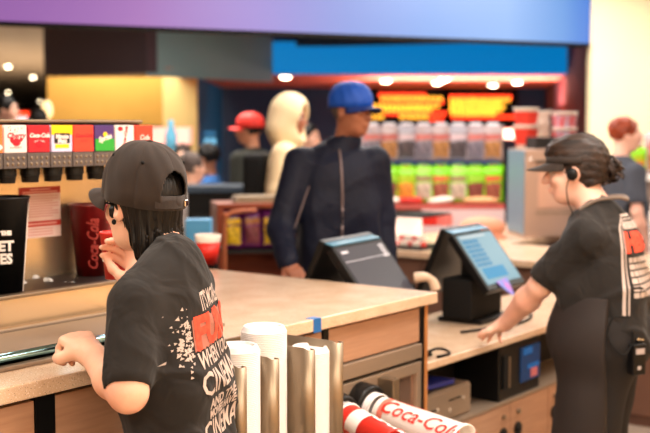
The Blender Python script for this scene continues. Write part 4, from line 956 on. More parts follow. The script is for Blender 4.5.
for k in range(9):
    z = hh * (.64 - k * .1); tl.box(-hw * .9, hw * (.9 - .3 * (k % 3 == 2)), -.0015, -.001, z - .0016, z + .0016)
for k in range(3): z = -hh * (.66 + k * .11); tl.box(-hw * .6, hw * .6, -.0015, -.001, z - .0018, z + .0018)
tl.build('printed_lines', mat('notice_text', rgb(216, 150, 146), .5), nt_)
MB().box(-hw * .5, hw * .5, -.002, -.0015, hh * .88, hh * .93).box(-hw * .85, hw * .85, -.002, -.0015, hh * .78, hh * .83).box(-hw * .85, hw * .8, -.002, -.0015, -hh * .48, -hh * .42).build('white_lines', mat('notice_light', rgb(236, 170, 160), .5), nt_)

def standing_cup(name, u, v, z, r0, r1, H, m, label, cat, rimm=None, group=None, r=0):
    o = cthing(name, u, v, z, label, cat, group, r)
    MB().lathe([(.0001, .003), (r0 * .92, .003), (r0, 0), (r1, H), (r1 + .003, H + .002), (r1 + .003, H + .007), (r1 - .001, H + .008), (r1 - .003, H), (r0 - .003, .01), (.0001, .01)], 48).build('cup_wall', m, o, smooth=True); return o
# black bucket at the left edge of the drip ledge
def on_plane(px, py, v):
    r = W(px, py, 1) - Vector((0, 0, HCAM)); o = Vector((0, 0, HCAM)); k = ((C0 + V * v) - o).dot(V) / r.dot(V); q = o + r * k; return (q - C0).dot(U), q.z
ub_, _ = on_plane(2, 250, .72); H_ = on_plane(10, 197, .72)[1] - 1.088
bk = standing_cup('popcorn_bucket', ub_, .72, 1.088, .060, .084, H_ - .004, M['black'], 'tall black tub with white lettering standing on the drip ledge', 'tub')
sd = MB(); 
bm = bmesh.new(); A = []; B = []
def cone_pt(a, z, off=.001): r_ = .060 + .024 * z / H_ + off; return Vector((r_ * math.cos(a), r_ * math.sin(a), z))
for i in range(8): z = .005 + (H_ - .02) * i / 7 * 1.0; A.append(bm.verts.new(cone_pt(-.98, z))); B.append(bm.verts.new(cone_pt(-.64 - .26 * (1 - i / 7), z)))
for i in range(7): bm.faces.new((A[i], A[i + 1], B[i + 1], B[i]))
bm_obj(bm, 'white_seam', M['cream'], bk)
for t_, sz, z in (('THE', .016, H_ * .655), ('ET', .042, H_ * .52), ('ES', .042, H_ * .39)):
    bm_obj(text_bm(t_, sz, weight=.002, maxlen=.01), 'lettering', M['white'], bk, lambda c, z=z: cone_pt(-2.05 + c.x / .075, z + c.y, .0012))
# cup being filled, held by the right hand; taller red cup shape stands for its reflection in the steel
hc = W(130, 259, 3.165); hu, hv = (hc - C0).dot(U), (hc - C0).dot(V)
rc = standing_cup('paper_cup', hu - .012, hv + .045, 1.175, .030, .043, .125, mat('red_cup', rgb(206, 40, 32), .4), 'small red and white cup held by the person in the black cap', 'cup')
MB().lathe([(.0365, .05), (.0375, .06), (.0385, .07)], 40).build('white_band', M['white'], rc)
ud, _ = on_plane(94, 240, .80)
refl_cup = standing_cup('paper_cup', ud - .01, .80, 1.088, .050, .074, .245, M['refl_red'], 'large dark red cup shape put in for the cup reflection in the steel backsplash', 'cup')
for aa in (-2.2, -1.2): bm_obj(text_bm('Coca-Cola', .05, shear=.3, weight=.001, maxlen=.01), 'lettering', mat('reflected_script', rgb(150, 50, 46), .4), refl_cup, lambda c, aa=aa: (lambda z, a, r_: Vector((r_ * math.cos(a), r_ * math.sin(a), z)))(.12 + c.x * .8, aa - c.y / .06, .0512 + .024 * (.12 + c.x * .8) / .245))
# loose ice on the ledge
rn = random.Random(11)
for i, (px, py, s_, lb) in enumerate(((4, 284, .020, 'wet ice lump at the picture edge below the black tub'), (14, 287, .022, 'wide ice lump spilling over the ledge lip'), (22, 281, .016, 'ice lump right at the foot of the black tub'), (28, 273, .022, 'tall pile-top ice lump right of the black tub'), (35, 276, .016, 'small ice lump beside the tallest one'), (48, 279, .017, 'flat separate ice lump on the dark tray'), (64, 280, .009, 'tiny ice chip on the dark tray'), (73, 280, .010, 'rightmost tiny ice chip on the dark tray'), (7, 277, .018, 'ice lump in front of the black lettering'))):
    q = Wz(px, py, 1.105); o = MB(); bmesh.ops.create_icosphere(o.bm, subdivisions=3, radius=1, matrix=Matrix.Diagonal((s_ * 1.2, s_, s_ * .7, 1)))
    for v_ in o.bm.verts: v_.co *= 1 + .22 * math.sin(v_.co.x * 160 + i) * math.cos(v_.co.y * 190 + v_.co.z * 140 + i * 2)
    k_ = o.build('ice_lump', M['ice'], None, loc=(q.x, q.y, 1.088 + s_ * .6), rot=(0, 0, i), smooth=True); tag(k_, lb, 'ice', 'loose ice on the soda machine ledge')
# red popcorn tub on the worktop behind the clerk
q = Wz(208, 264, 1.0)
pt = empty('popcorn_tub', q, 0, 'red tub with white rim on the worktop behind the black cap wearer', 'tub')
MB().lathe([(.0001, .002), (.040, .002), (.042, 0), (.054, .10), (.0001, .098)], 40).build('tub_wall', M['red'], pt, smooth=True)
MB().lathe([(.0545, .098), (.057, .112), (.058, .13), (.055, .131), (.052, .10)], 40).build('rim', M['cream'], pt, smooth=True)
# ================================================================ LOW COUNTER WITH THE TILLS
lw = cthing('low_worktop', 0, 0, 0, 'low speckled worktop carrying the two tills, hand resting on its edge', 'worktop')
MB().box(-.02, 1.95, .046, .62, .70, .73).build('slab', M['stone'], lw, bevel=.004)
lc = cthing('low_cabinet', 0, 0, 0, 'open cubby and wooden doors under the low till worktop', 'cabinet')
MB().box(-.02, 1.93, .30, .60, .45, .70).build('cubby_back', M['darkgap'], lc)
MB().box(-.02, 1.93, .085, .60, .0, .445).build('carcass', M['darkgap'], lc)
MB().box(-.02, 0, .085, .3, .45, .70).build('cubby_side', M['darkgap'], lc)
MB().box(-.02, 1.94, .06, .30, .446, .458).build('cubby_shelf', M['wood_edge'] if False else M['steel_dark'], lc)
for i, (x0, x1) in enumerate(((-.015, .335), (.341, .690), (.696, 1.05), (1.056, 1.41), (1.416, 1.90))):
    dr = MB().box(x0, x1, .062, .084, .02, .443).build('door', M['wood'], lc, bevel=.002)
    xk = x1 - .05 if i % 2 == 0 else x0 + .05
    if i == 1: xk = x1 - .065
    if i == 2: xk = x0 + .06
    MB().cyl((xk, .062, .320), (xk, .052, .320), .030, n=28).cyl((xk, .053, .320), (xk, .046, .320), .014, n=20).build('pull_ring', M['black'], dr, bevel=.002)
    MB().cyl((xk + .005, .062, .395), (xk + .005, .050, .395), .011, n=20).build('lock', M['steel'], dr, bevel=.001)
# steel cash drawer in the cubby
cd = cthing('cash_drawer', .20, .10, .458, 'steel cash drawer with keyholes in the open cubby', 'cash drawer')
MB().box(-.215, .215, .0, .20, .0, .125).build('case', M['steel_dark'], cd, bevel=.004)
MB().box(-.209, .209, -.008, .0, .006, .118).build('drawer_face', M['steel_dark'], cd, bevel=.003)
MB().box(-.16, -.05, -.0095, -.008, .058, .064).box(.04, .13, -.0095, -.008, .076, .082).build('note_slots', M['blackmatte'], cd)
for x, z in ((.04, .042), (.145, .072), (-.05, .06)): MB().cyl((x, -.008, z), (x, -.014, z), .009, n=16).build('lock', M['chrome'], cd)
fb = MB().box(-.18, .14, -.0, .17, 0, .018, Mx=Matrix.Rotation(.05, 4, 'Y')).build('blue_folder', M['navyplastic'], None); tag(fb, 'dark blue folder lying on the steel cash drawer', 'folder'); put(fb, .17, .11, .597)
# black printer with a lit screen under the worktop
pr_ = cthing('receipt_unit', .80, .075, .458, 'black box unit with blue lit screen under the low worktop', 'printer')
MB().box(-.185, .185, .0, .21, .0, .225).build('case', M['black'], pr_, bevel=.006)
MB().box(-.16, -.12, -.010, .0, .05, .19).build('side_rail', M['blackmatte'], pr_)
MB().box(-.118, -.106, -.011, .0, .05, .18).build('metal_strip', M['steel'], pr_)
M['ui_blue'] = mat('lit_blue_screen', rgb(10, 60, 110), .2, emit=rgb(20, 100, 160), es=.4)
sc = MB().box(0.0, .175, -.006, -.001, .05, .20).build('screen', mat('dark_glass', rgb(14, 40, 70), .12, emit=rgb(16, 60, 100), es=.35), pr_)
MB().box(.02, .10, -.008, -.006, .165, .195).build('screen_patch', M['ui_blue'], sc); MB().box(.06, .165, -.008, -.006, .10, .12).build('screen_patch', M['ui_blue'], sc); MB().box(.09, .15, -.0082, -.006, .06, .098).build('screen_pink', mat('lit_pink', rgb(170, 90, 90), .4, emit=rgb(150, 80, 80), es=.3), sc)

def till(u, v, r, label, width, lit):
    o = cthing('till', u, v, .73, label, 'till', 'touchscreen tills on the low worktop', r)
    th = math.radians(52); Lh = .30; fw = width
    MB().box(-.13, .13, -.02, .20, 0, .022).build('base', M['black'], o, bevel=.006)
    MB().box(-.05, .05, .06, .13, .02, .30).build('neck', M['black'], o, bevel=.01)
    Ms = Matrix.Translation((0, .12, .42)) @ Matrix.Rotation(th - math.pi / 2, 4, 'X')      # local: x width, z up the screen, -y faces clerk
    Ms = Matrix.Translation((0, .10, .40)) @ Matrix.Rotation(-(math.pi / 2 - th), 4, 'X')
    body = MB().box(-fw / 2, fw / 2, 0, .035, -Lh, 0).build('screen_body', M['black'], o, bevel=.006); body.matrix_local = Ms
    if lit:
        MB().box(-fw / 2 + .018, fw / 2 - .018, -.002, .0, -Lh + .03, -.014).build('display', mat('lit_display', rgb(8, 9, 10), .35, spec=.2, emit=rgb(140, 192, 210), es=.55), body)
        ui = MB()
        for k in range(6): 
            for j in range(2): x0 = -fw / 2 + .035 + j * .072; ui.box(x0, x0 + .064, -.0035, -.002, -.060 - k * .024, -.043 - k * .024)
        ui.build('menu_keys', mat('key_cyan', rgb(5, 10, 14), .4, spec=.2, emit=rgb(56, 150, 196), es=.6), body)
        MB().box(-fw / 2 + .05, fw / 2 - .11, -.0036, -.002, -.245, -.190).build('pay_key', mat('key_blue', rgb(0, 8, 12), .4, spec=.2, emit=rgb(10, 150, 200), es=.7), body)
        MB().box(-fw / 2 + .03, fw / 2 - .1, -.0036, -.002, -.030, -.022).build('title_bar', mat('title_grey', rgb(120, 130, 140), .3, emit=rgb(120, 140, 150), es=.6), body)
        tg = MB().poly([(-.09, -.005, -Lh + .035), (.03, -.005, -Lh + .045), (-.005, -.006, -Lh - .045), (-.03, -.006, -Lh - .045)]).build('hanging_tag', mat('blue_pink_tag', rgb(60, 120, 210), .4, col2=rgb(170, 90, 190), nscale=14), body, solid=.002)
    else:
        MB().box(-fw / 2 + .018, fw / 2 - .018, -.002, .0, -Lh + .03, -.014).build('display', mat('grey_display', rgb(18, 17, 18), .4, spec=.3, emit=rgb(96, 88, 94), es=.5), body)
        ui = MB(); ui.box(-fw / 2 + .035, -fw / 2 + .085, -.0035, -.002, -.040, -.030)
        for k in range(5): ui.box(fw / 2 - .072 + .004 * (k % 2), fw / 2 - .032, -.0035, -.002, -.034 - k * .013, -.028 - k * .013)
        ui.box(-fw / 2 + .02, fw / 2 - .02, -.003, -.002, -.080, -.078)
        ui.build('screen_marks', mat('screen_white', rgb(190, 186, 190), .3, emit=rgb(190, 186, 190), es=.6), body)
    Mr = Matrix.Translation((0, .135, .415)) @ Matrix.Rotation(math.radians(24), 4, 'X')
    rear = MB().box(-fw / 2, fw / 2, 0, .028, -.34, 0).build('rear_display', M['black'], o, bevel=.006); rear.matrix_local = Mr
    MB().box(-fw / 2 + .03, fw / 2 - .03, .02, .17, .02, .20).build('housing', M['blackmatte'], o, bevel=.01)
    MB().box(-fw / 2 + .02, fw / 2 - .02, .028, .0295, -.26, -.02).build('rear_glass', M['ui_blue'], rear)
    tb = MB().poly([(-fw / 2 + .01, .100, .402), (fw / 2 - .01, .100, .402), (fw / 2 - .01, .162, .418), (-fw / 2 + .01, .162, .418)]).build('top_cover', mat('blue_lit_top', rgb(70, 128, 156), .25), o, solid=.004)  # blue light on the top painted in as its colour
    return o
till(.25, .43, .12, 'grey-screened till between the high worktop corner and the man in blue cap', .42, False)
till(.95, .30, .03, 'till with lit cyan touchscreen in front of the leaning person', .36, True)
# phone handset, cables
q = cf(.47, .47, .73); hs_ = empty('phone', q, CROT, 'beige handset phone between the two tills', 'phone')
MB().box(-.045, .045, -.05, .05, 0, .21).build('phone_base', M['blackmatte'], hs_, bevel=.01)
MB().tube(curve_pts([(.0, -.07, .24), (.02, -.11, .245), (.045, -.13, .225), (.055, -.14, .19)], 6), [.016 + .006 * abs(math.cos(math.pi * k / 18)) for k in range(19)], 10).build('handset', mat('beige_plastic', rgb(202, 176, 152), .4), hs_, smooth=True)
cb_ = MB().tube(curve_pts([cf(.015, .22, .735), cf(.03, .15, .745), cf(.06, .11, .745), cf(.12, .085, .76), cf(.17, .075, .752), cf(.20, .07, .737), cf(.17, .055, .736), cf(.10, .06, .737)]), .0055).tube([cf(.055, .115, .742), cf(.10, .09, .746)], .011).build('cable', M['blackmatte'], None, smooth=True); tag(cb_, 'looped black cable with connector on the low worktop beside the high counter', 'cable')
cb_ = MB().tube(curve_pts([cf(.6, .25, .737), cf(.75, .2, .737), cf(.95, .16, .737), cf(1.15, .2, .737), cf(1.25, .3, .737), cf(1.1, .36, .74)]), .006).build('cable', M['blackmatte'], None, smooth=True); tag(cb_, 'black cable trailing round the foot of the lit till', 'cable')

# ================================================================ BACK COUNTER AND STEEL WARMER
ct = cthing('back_worktop', 0, 0, 0, 'far stone worktop under the steel machine behind the lit till', 'worktop')
MB().box(2.23, 3.0, -.75, 2.1, .81, .85).box(3.0, 4.3, 1.3, 2.1, .81, .85).build('slab', M['stone'], ct, bevel=.004)
kc = cthing('back_cabinet', 0, 0, 0, 'dark brown cabinet under the far stone worktop', 'cabinet'); MB().box(2.27, 2.96, -.70, 2.05, 0, .81).box(2.96, 4.25, 1.34, 2.05, 0, .81).build('carcass', mat('brown_laminate', rgb(96, 66, 54), .5), kc)
for k in range(5): MB().box(2.255, 2.27, -.66 + k * .54, -.14 + k * .54, .06, .78).build('door', mat('brown_door', rgb(110, 78, 64), .45) if k == 0 else M['bd'], kc, bevel=.003); M.setdefault('bd', kc.children[-1].data.materials[0])
q = Wz(533, 236, .85)
wm = empty('food_warmer', Vector((q.x + .08, q.y + .1, .85)), .14, 'tall steel food machine with bluish side panel on the far worktop', 'food machine')
MB().box(-.19, .19, -.19, .19, .0, .60).build('case', mat('warm_steel', rgb(186, 160, 146), .35, .45), wm, bevel=.008)
MB().box(-.196, -.19, -.185, .185, .02, .59).build('side_panel', mat('blue_steel', rgb(120, 150, 170), .35, .3), wm, bevel=.003)
MB().box(-.10, .185, -.20, -.19, .20, .50).build('door', mat('pinkish_door', rgb(214, 176, 158), .3, .45), wm, bevel=.01)
MB().tube([(-.13, -.215, .515), (.19, -.215, .515)], .014).build('handle', M['chrome'], wm); MB().box(-.11, .19, -.198, -.19, .16, .172).build('tray_edge', M['steel_dark'], wm)
MB().sph((-.155, -.195, .53), .014, 12).build('knob', M['chrome'], wm)
MB().box(-.10, .20, -.14, .14, .60, .68).build('top_unit', M['darkgap'], wm, bevel=.008)
MB().cyl((.04, -.25, .615), (.04, -.14, .63), .035, .03, 20).build('spout', mat('brown_metal', rgb(100, 76, 64), .4, .5), wm)
def cup_pile(px, py0, py1, d, rw, n, m, label, band=None, zt=None):
    b_ = W(px, py1, d); t_ = W(px, py0, d); H = t_.z - b_.z
    o = empty('popcorn_cup_stack', b_, .3, label, 'cup stack', 'stacks of striped popcorn cups on the steel machine')
    for k in range(n):
        z0 = H * k / n * .82; hh = H * (1 - .82 * (n - 1) / n) if n > 1 else H
        c_ = MB().lathe([(.0001, z0 + .003), (rw * .74, z0), (rw, z0 + hh - .008), (rw + .005, z0 + hh - .006), (rw + .005, z0 + hh), (rw - .003, z0 + hh)], 36).build('cup', M['cream'], o, smooth=True)
        if band: MB().lathe([(rw * .80 + .002, z0 + hh * .18), (rw * .975 + .002, z0 + hh * .84)], 36).build('printed_band', m, c_, smooth=True)
    return o
cup_pile(525.5, 108, 149, 8.0, .088, 2, mat('red_band', rgb(206, 50, 34), .5), 'front stack of large red and cream popcorn cups on the steel machine', True)
cup_pile(542, 111, 149, 8.25, .055, 3, M['cream'], 'slim stack of plain cream cups right of the red ones', None)
cup_pile(564, 112, 150, 8.15, .088, 2, mat('stripe_band', rgb(170, 170, 190), .5, col2=rgb(210, 60, 50), nscale=10, stretch=(3, 3, .4)), 'stack of striped cups with blue marks above the hair', True)

# lit pastry display at the far left of that counter
q = Wz(409, 249, .85); ds = empty('pastry_display', q, CROT, 'low lit glass display with red and white treats beyond the tills', 'display case')
MB().box(-.05, .30, -.12, .12, 0, .012).box(-.05, .30, -.12, .12, .20, .212).box(-.05, .30, .11, .12, .01, .2).build('frame', M['black'], ds, bevel=.002)
MB().box(-.04, .29, .09, .109, .014, .198).build('light_panel', mat('warm_white_panel', (1, .9, .86, 1), .5, emit=(1, .74, .62, 1), es=.8), ds)
rn = random.Random(21)
for k in range(14):
    a_ = MB().sph((0, 0, 0), (.022, .022, .017), 12).build('pastry', mat('treat_red', rgb(220, 60, 50), .5) if k == 0 else (M['tr'] if k % 3 == 0 else M['cream']), None, smooth=True)
    if k == 0: M['tr'] = a_.data.materials[0]
    a_.location = q + U * (.0 - .0 + .02) + V * (-.09 + .03 * (k % 7)) + Vector((0, 0, .03 + .06 * (k // 7) + 0)); 
    if k >= 7: a_.location.z = q.z + .066
    tag(a_, '%s round treat, %s from the left in the %s row of the lit display' % ('red' if k % 3 == 0 else 'cream', ('first', 'second', 'third', 'fourth', 'fifth', 'sixth', 'seventh')[6 - k % 7], ('lower', 'upper')[k // 7]), 'pastry', 'treats in the lit display')
# red tray and box beyond the lit till
for px, py, lb, mm in ((430, 217, 'left red carton behind the lit till', M['red']), (444, 217, 'right pinkish red carton behind the lit till', mat('pink_carton', rgb(230, 120, 110), .6))):
    q = Wz(px, 224, .86); o = MB().box(-.045, .045, -.05, .05, 0, .075).box(-.048, .048, -.053, .053, .075, .082).build('snack_carton', mm, None, loc=q, rot=(0, 0, CROT), bevel=.003); o.location.z = .85; tag(o, lb, 'carton')
q = Wz(482, 238, .85); o = Field(); o.ell((0, 0, .075), (.16, .09, .075)); o.box((0, 0, .012), (.15, .09, .012)); ob = o.build('bread_tray', mat('peach_cover', rgb(204, 140, 112), .6), None, .01); ob.location = (q.x, q.y, .85); tag(ob, 'rounded peach-coloured cover on the far worktop left of steel machine', 'cover')

# ================================================================ CANDY ISLAND
isl_a, isl_b = W(366, 200, 9.6), W(500, 200, 9.6); zs = isl_a.z
il = empty('candy_shelf', Vector((isl_a.x, isl_a.y, 0)), 0, 'island shelf full of bagged sweets with red front edge behind the man', 'shelf')
wI = isl_b.x - isl_a.x
MB().box(-.1, wI, -.25, .35, zs - .06, zs - .02).build('shelf_board', mat('shelf_red', rgb(186, 84, 74), .5), il)
MB().box(-.1, wI, -.2, .3, 0, zs - .061).build('cabinet_body', mat('grey_brown_body', rgb(120, 96, 90), .6), il)
MB().box(.45, wI, -.26, -.251, zs - .28, zs - .062).build('front_panel', mat('pinkish_panel', rgb(214, 186, 184), .6), il)
MB().box(-.1, wI, .30, .33, zs - .02, zs + .64).build('peg_back', mat('grey_pegboard', rgb(140, 140, 150), .8), il)
MB().box(-.1, wI, -.02, .29, zs + .305, zs + .318).build('upper_shelf', mat('dark_blue_shelf', rgb(30, 70, 120), .6), il)
for k in range(6): MB().cyl((.05 + k * (wI - .1) / 5, -.12, zs + .60), (.05 + k * (wI - .1) / 5, .3, zs + .60), .006, n=8).build('peg', M['chrome'], il)
def bag_mesh(w_, h_, t_):
    bm = bmesh.new(); g = {}
    for s_ in (-1, 1):
        for i in range(9):
            for j in range(11):
                x = (i / 8 - .5); z = j / 10; e = (1 - abs(2 * x) ** 4) * (1 - abs(2 * z - 1) ** 5); e2 = e * (1 + .12 * math.sin(9 * x + 7 * z))
                if (i in (0, 8) or j in (0, 10)) and s_ == 1: g[(s_, i, j)] = g[(-1, i, j)]; continue
                g[(s_, i, j)] = bm.verts.new((x * w_ * (1 - .08 * math.sin(math.pi * z)), s_ * t_ * e2, z * h_))
        for i in range(8):
            for j in range(10):
                f = [g[(s_, i, j)], g[(s_, i + 1, j)], g[(s_, i + 1, j + 1)], g[(s_, i, j + 1)]]
                bm.faces.new(f if s_ < 0 else f[::-1])
    me = bpy.data.meshes.new('bag'); bm.to_mesh(me); bm.free(); return me
def bag_mat(name, base, mid, low, rough=.25):
    # printed foil: base colour all round, a window of sweets low down and a title patch above it
    m = mat(name, rgb(*base), rough); nt = m.node_tree; b = nt.nodes['Principled BSDF']; L = nt.links.new
    tc = [n for n in nt.nodes if n.type == 'TEX_COORD'][0]; sp = nt.nodes.new('ShaderNodeSeparateXYZ'); L(tc.outputs['Generated'], sp.inputs[0])
    nz = nt.nodes.new('ShaderNodeTexNoise'); nz.inputs['Scale'].default_value = 22; nz.inputs['Detail'].default_value = 2; L(tc.outputs['Object'], nz.inputs['Vector'])
    vo = nt.nodes.new('ShaderNodeTexVoronoi'); vo.inputs['Scale'].default_value = 34; L(tc.outputs['Object'], vo.inputs['Vector'])
    def mth(op, a_, b_=None):
        n = nt.nodes.new('ShaderNodeMath'); n.operation = op
        for i, v in enumerate((a_, b_)):
            if v is None: continue
            if isinstance(v, (int, float)): n.inputs[i].default_value = v
            else: L(v, n.inputs[i])
        return n.outputs[0]
    def band(src, lo, hi): return mth('MULTIPLY', mth('GREATER_THAN', src, lo), mth('LESS_THAN', src, hi))
    jx = mth('ADD', sp.outputs['X'], mth('MULTIPLY', mth('SUBTRACT', nz.outputs[0], .5), .25)); jz = mth('ADD', sp.outputs['Z'], mth('MULTIPLY', mth('SUBTRACT', nz.outputs[0], .5), .16))
    k1 = mth('MULTIPLY', band(jx, .16, .84), band(jz, .12, .56)); k2 = mth('MULTIPLY', band(jx, .14, .86), band(jz, .60, .76))
    r = nt.nodes.new('ShaderNodeValToRGB'); L(vo.outputs['Color'], r.inputs[0]); r.color_ramp.elements[0].color = rgb(*[int(c * .55) for c in low]); r.color_ramp.elements[1].color = rgb(*[min(255, int(c * 1.2)) for c in low])
    m1 = nt.nodes.new('ShaderNodeMix'); m1.data_type = 'RGBA'; m1.inputs[6].default_value = rgb(*base); L(k1, m1.inputs[0]); L(r.outputs[0], m1.inputs[7])
    m2 = nt.nodes.new('ShaderNodeMix'); m2.data_type = 'RGBA'; L(m1.outputs[2], m2.inputs[6]); m2.inputs[7].default_value = rgb(*mid); L(k2, m2.inputs[0]); L(m2.outputs[2], b.inputs['Base Color']); return m
bagA = bag_mesh(.20, .33, .035)
gm = [bag_mat('green_bag_brown', (126, 200, 20), (150, 190, 60), (128, 70, 60)), bag_mat('green_bag_red', (120, 204, 24), (206, 90, 60), (150, 84, 66)), bag_mat('green_bag_orange', (134, 204, 40), (170, 190, 40), (222, 140, 56)), bag_mat('green_bag_pale', (140, 210, 60), (150, 120, 90), (190, 170, 150))]
cm = [bag_mat('clear_bag_grey', (168, 150, 154), (200, 110, 104), (120, 110, 122)), bag_mat('clear_bag_amber', (176, 156, 156), (190, 96, 90), (170, 118, 74)), bag_mat('clear_bag_dark', (156, 150, 160), (206, 180, 186), (84, 74, 78))]
M['hdr'] = mat('hang_tab_white', rgb(236, 232, 240), .4)
looks = ['brown', 'red', 'orange', 'pale']; clook = ['grey', 'amber', 'dark']
protos = {}
def bag(kind, mi, loc, label, grp, rz=0, sc_=1.0):
    key = (kind, mi)
    if key not in protos:
        o = empty('sweet_bag', loc); me = bagA.copy(); b_ = link_mesh('pouch', me, (gm if kind == 'g' else cm)[mi], o, smooth=True)
        MB().box(-.05, .05, -.003, .003, .325, .350).build('hang_tab', M['hdr'] if kind == 'c' else b_.data.materials[0], o); protos[key] = o
    else:
        s_ = protos[key]; o = s_.copy(); COL.objects.link(o)
        for ch in s_.children: c_ = ch.copy(); COL.objects.link(c_); c_.parent = o
    o.location = loc; o.rotation_euler = (0, 0, rz); o.scale = (sc_,) * 3; o['label'] = label; o['category'] = 'bag of sweets'; o['group'] = grp; return o
ordw = ['first', 'second', 'third', 'fourth', 'fifth', 'sixth', 'seventh', 'eighth', 'ninth']
x0s = np.linspace(.04, wI - .08, 8)
rn = random.Random(6)
for i, x in enumerate(x0s):
    mi = (0, 0, 2, 3, 1, 3, 0, 1)[i]; bag('g', mi, Vector((isl_a.x + x, isl_a.y - .12, zs - .018)), 'lime green bag with %s panel, %s from left in the front row' % (looks[mi], ordw[i]), 'green bags of sweets on the lower shelf', rn.uniform(-.1, .1), .93)
    mi = (1, 2, 1, 0, 3, 2, 3, 2)[i]; bag('g', mi, Vector((isl_a.x + x + .03, isl_a.y + .06, zs - .018)), 'lime green bag in second row behind the %s green bag' % ordw[i], 'green bags of sweets on the lower shelf', rn.uniform(-.1, .1), .95)
for i, x in enumerate(np.linspace(.05, wI - .06, 8)):
    mi = i % 3; bag('c', mi, Vector((isl_a.x + x, isl_a.y + .05, zs + .319)), 'clear %s bag of sweets, %s from left on the upper row' % (clook[mi], ordw[i]), 'clear bags of sweets on the upper row', rn.uniform(-.1, .1), .96)
for i, (x, mm, lb) in enumerate(((.18, M['cream'], 'white folded packet lying left before the green bags'), (.36, M['red'], 'red packet lying before the second green bag'), (.62, M['cream'], 'white packet leaning before the third green bag'), (.95, mat('peach_packet', rgb(226, 170, 120), .5), 'long peach packet lying before the right green bags'))):
    o = Field(); o.ell((0, 0, .03), (.11 if i != 3 else .15, .05, .03)); ob = o.build('snack_packet', mm, None, .01); ob.location = (isl_a.x + x, isl_a.y - .19, zs - .02); ob.rotation_euler = (0, (-.12 if i == 2 else 0), 0); tag(ob, lb, 'packet', 'loose packets on the candy shelf')

# low wooden rack with purple and yellow bags
q = Wz(262, 270, .0)
rk_a, rk_b = W(217, 204, 6.9), W(292, 204, 7.3); zt = rk_a.z
rk = empty('snack_rack', Vector((rk_a.x, rk_a.y, 0)), .22, 'red-brown wooden rack with rounded front holding purple snack bags', 'rack'); wr_ = .47
MB().box(0, .04, 0, .33, 0, zt - .03).build('side_panel', M['wood_red'], rk, bevel=.006); MB().box(wr_, wr_ + .04, 0, .33, 0, zt - .03).build('side_panel', M['wood_red'], rk, bevel=.006); MB().box(0.04, wr_, .31, .33, 0, zt - .03).build('back_panel', M['wood_red'], rk); MB().box(.0, wr_ + .04, 0, .33, zt - .03, zt).build('top_board', M['wood_red'], rk, bevel=.006)
MB().box(.04, wr_, .02, .31, zt - .31, zt - .29).build('shelf', M['darkgap'], rk); MB().box(.04, wr_, .02, .31, zt - .70, zt - .68).build('shelf', M['darkgap'], rk)
MB().tube(curve_pts([(.045, -.01, .1), (.045, -.01, zt - .14), (.06, -.01, zt - .08), (.10, -.01, zt - .05), (.24, -.01, zt - .04)]), .012).build('edge_trim', mat('orange_trim', rgb(186, 106, 70), .4), rk, smooth=True)
M['dimgold'] = mat('magazine_rim', rgb(130, 110, 84), .6)
MB().box(.12, .50, .05, .30, zt, zt + .02).box(.14, .46, .10, .32, zt + .02, zt + .035).build('stacked_leaflets', M['dimgold'], rk)
snk = [bag_mat('purple_yellow_bag', (96, 30, 96), (228, 182, 30), (216, 176, 40)), bag_mat('purple_brown_bag', (120, 50, 120), (170, 110, 60), (120, 60, 70)), bag_mat('green_orange_bag', (110, 190, 40), (240, 180, 70), (110, 190, 40))]
for i, (x, mi, lb) in enumerate(((.10, 0, 'purple and yellow snack bag at left in the wooden rack'), (.225, 1, 'purple and brown snack bag in the middle of the wooden rack'), (.345, 0, 'second purple and yellow snack bag in the wooden rack'), (.43, 2, 'green and orange snack bag beside the navy jacket'))):
    o = empty('snack_bag', rk.matrix_world @ Vector((0, 0, 0))); ml = Matrix.Translation(rk.location) @ Matrix.Rotation(.22, 4, 'Z'); o.location = ml @ Vector((x, .045 + .02 * (i % 2), zt - .288)); o.rotation_euler = (-.1, 0, .22)
    b_ = link_mesh('pouch', bagA.copy(), snk[mi], o, smooth=True); b_.scale = (.68, 1.2, .78); tag(o, lb, 'bag of snacks', 'snack bags in the wooden rack')
    MB().box(-.06, .06, -.004, .004, .250, .262).build('seal', M['hdr'] if i == 1 else snk[mi], o)
# dark stand behind it
dk_a = W(184, 186, 8.3); dz = dk_a.z; dk = empty('dark_stand', Vector((dk_a.x, dk_a.y, 0)), .05, 'long dark stand with slate blue top in front of the crowd', 'stand')
MB().box(0, .72, 0, .35, dz - .05, dz).build('top', mat('slate_top', rgb(54, 70, 86), .35), dk, bevel=.005); MB().box(.02, .70, .03, .32, 0, dz - .05).build('body', M['black'], dk, bevel=.005); MB().box(.05, .20, .015, .03, .35, .95).box(.26, .66, .015, .03, .35, .95).build('door', M['darkgap'], dk, bevel=.004)
q = W(200, 232, 8.0); o = MB().box(-.07, .07, -.05, .05, 0, .16).box(-.06, .06, -.052, -.05, .03, .12).build('blue_carton', mat('light_blue_box', rgb(90, 170, 220), .5), None, loc=(q.x, q.y, q.z - .1), bevel=.003)
o.location.z = 1.0 - .0; q2 = W(199, 228, 6.3); o.location = (q2.x, q2.y, .93); tag(o, 'light blue box on dark ledge left of the wooden rack', 'box')
lg = MB().box(-.16, .10, -.12, .12, 0, .93).box(-.17, .11, -.13, .13, .90, .93).build('dark_ledge', M['black'], None, loc=(q2.x, q2.y, 0), bevel=.003); tag(lg, 'dark pedestal under the light blue box', 'pedestal')

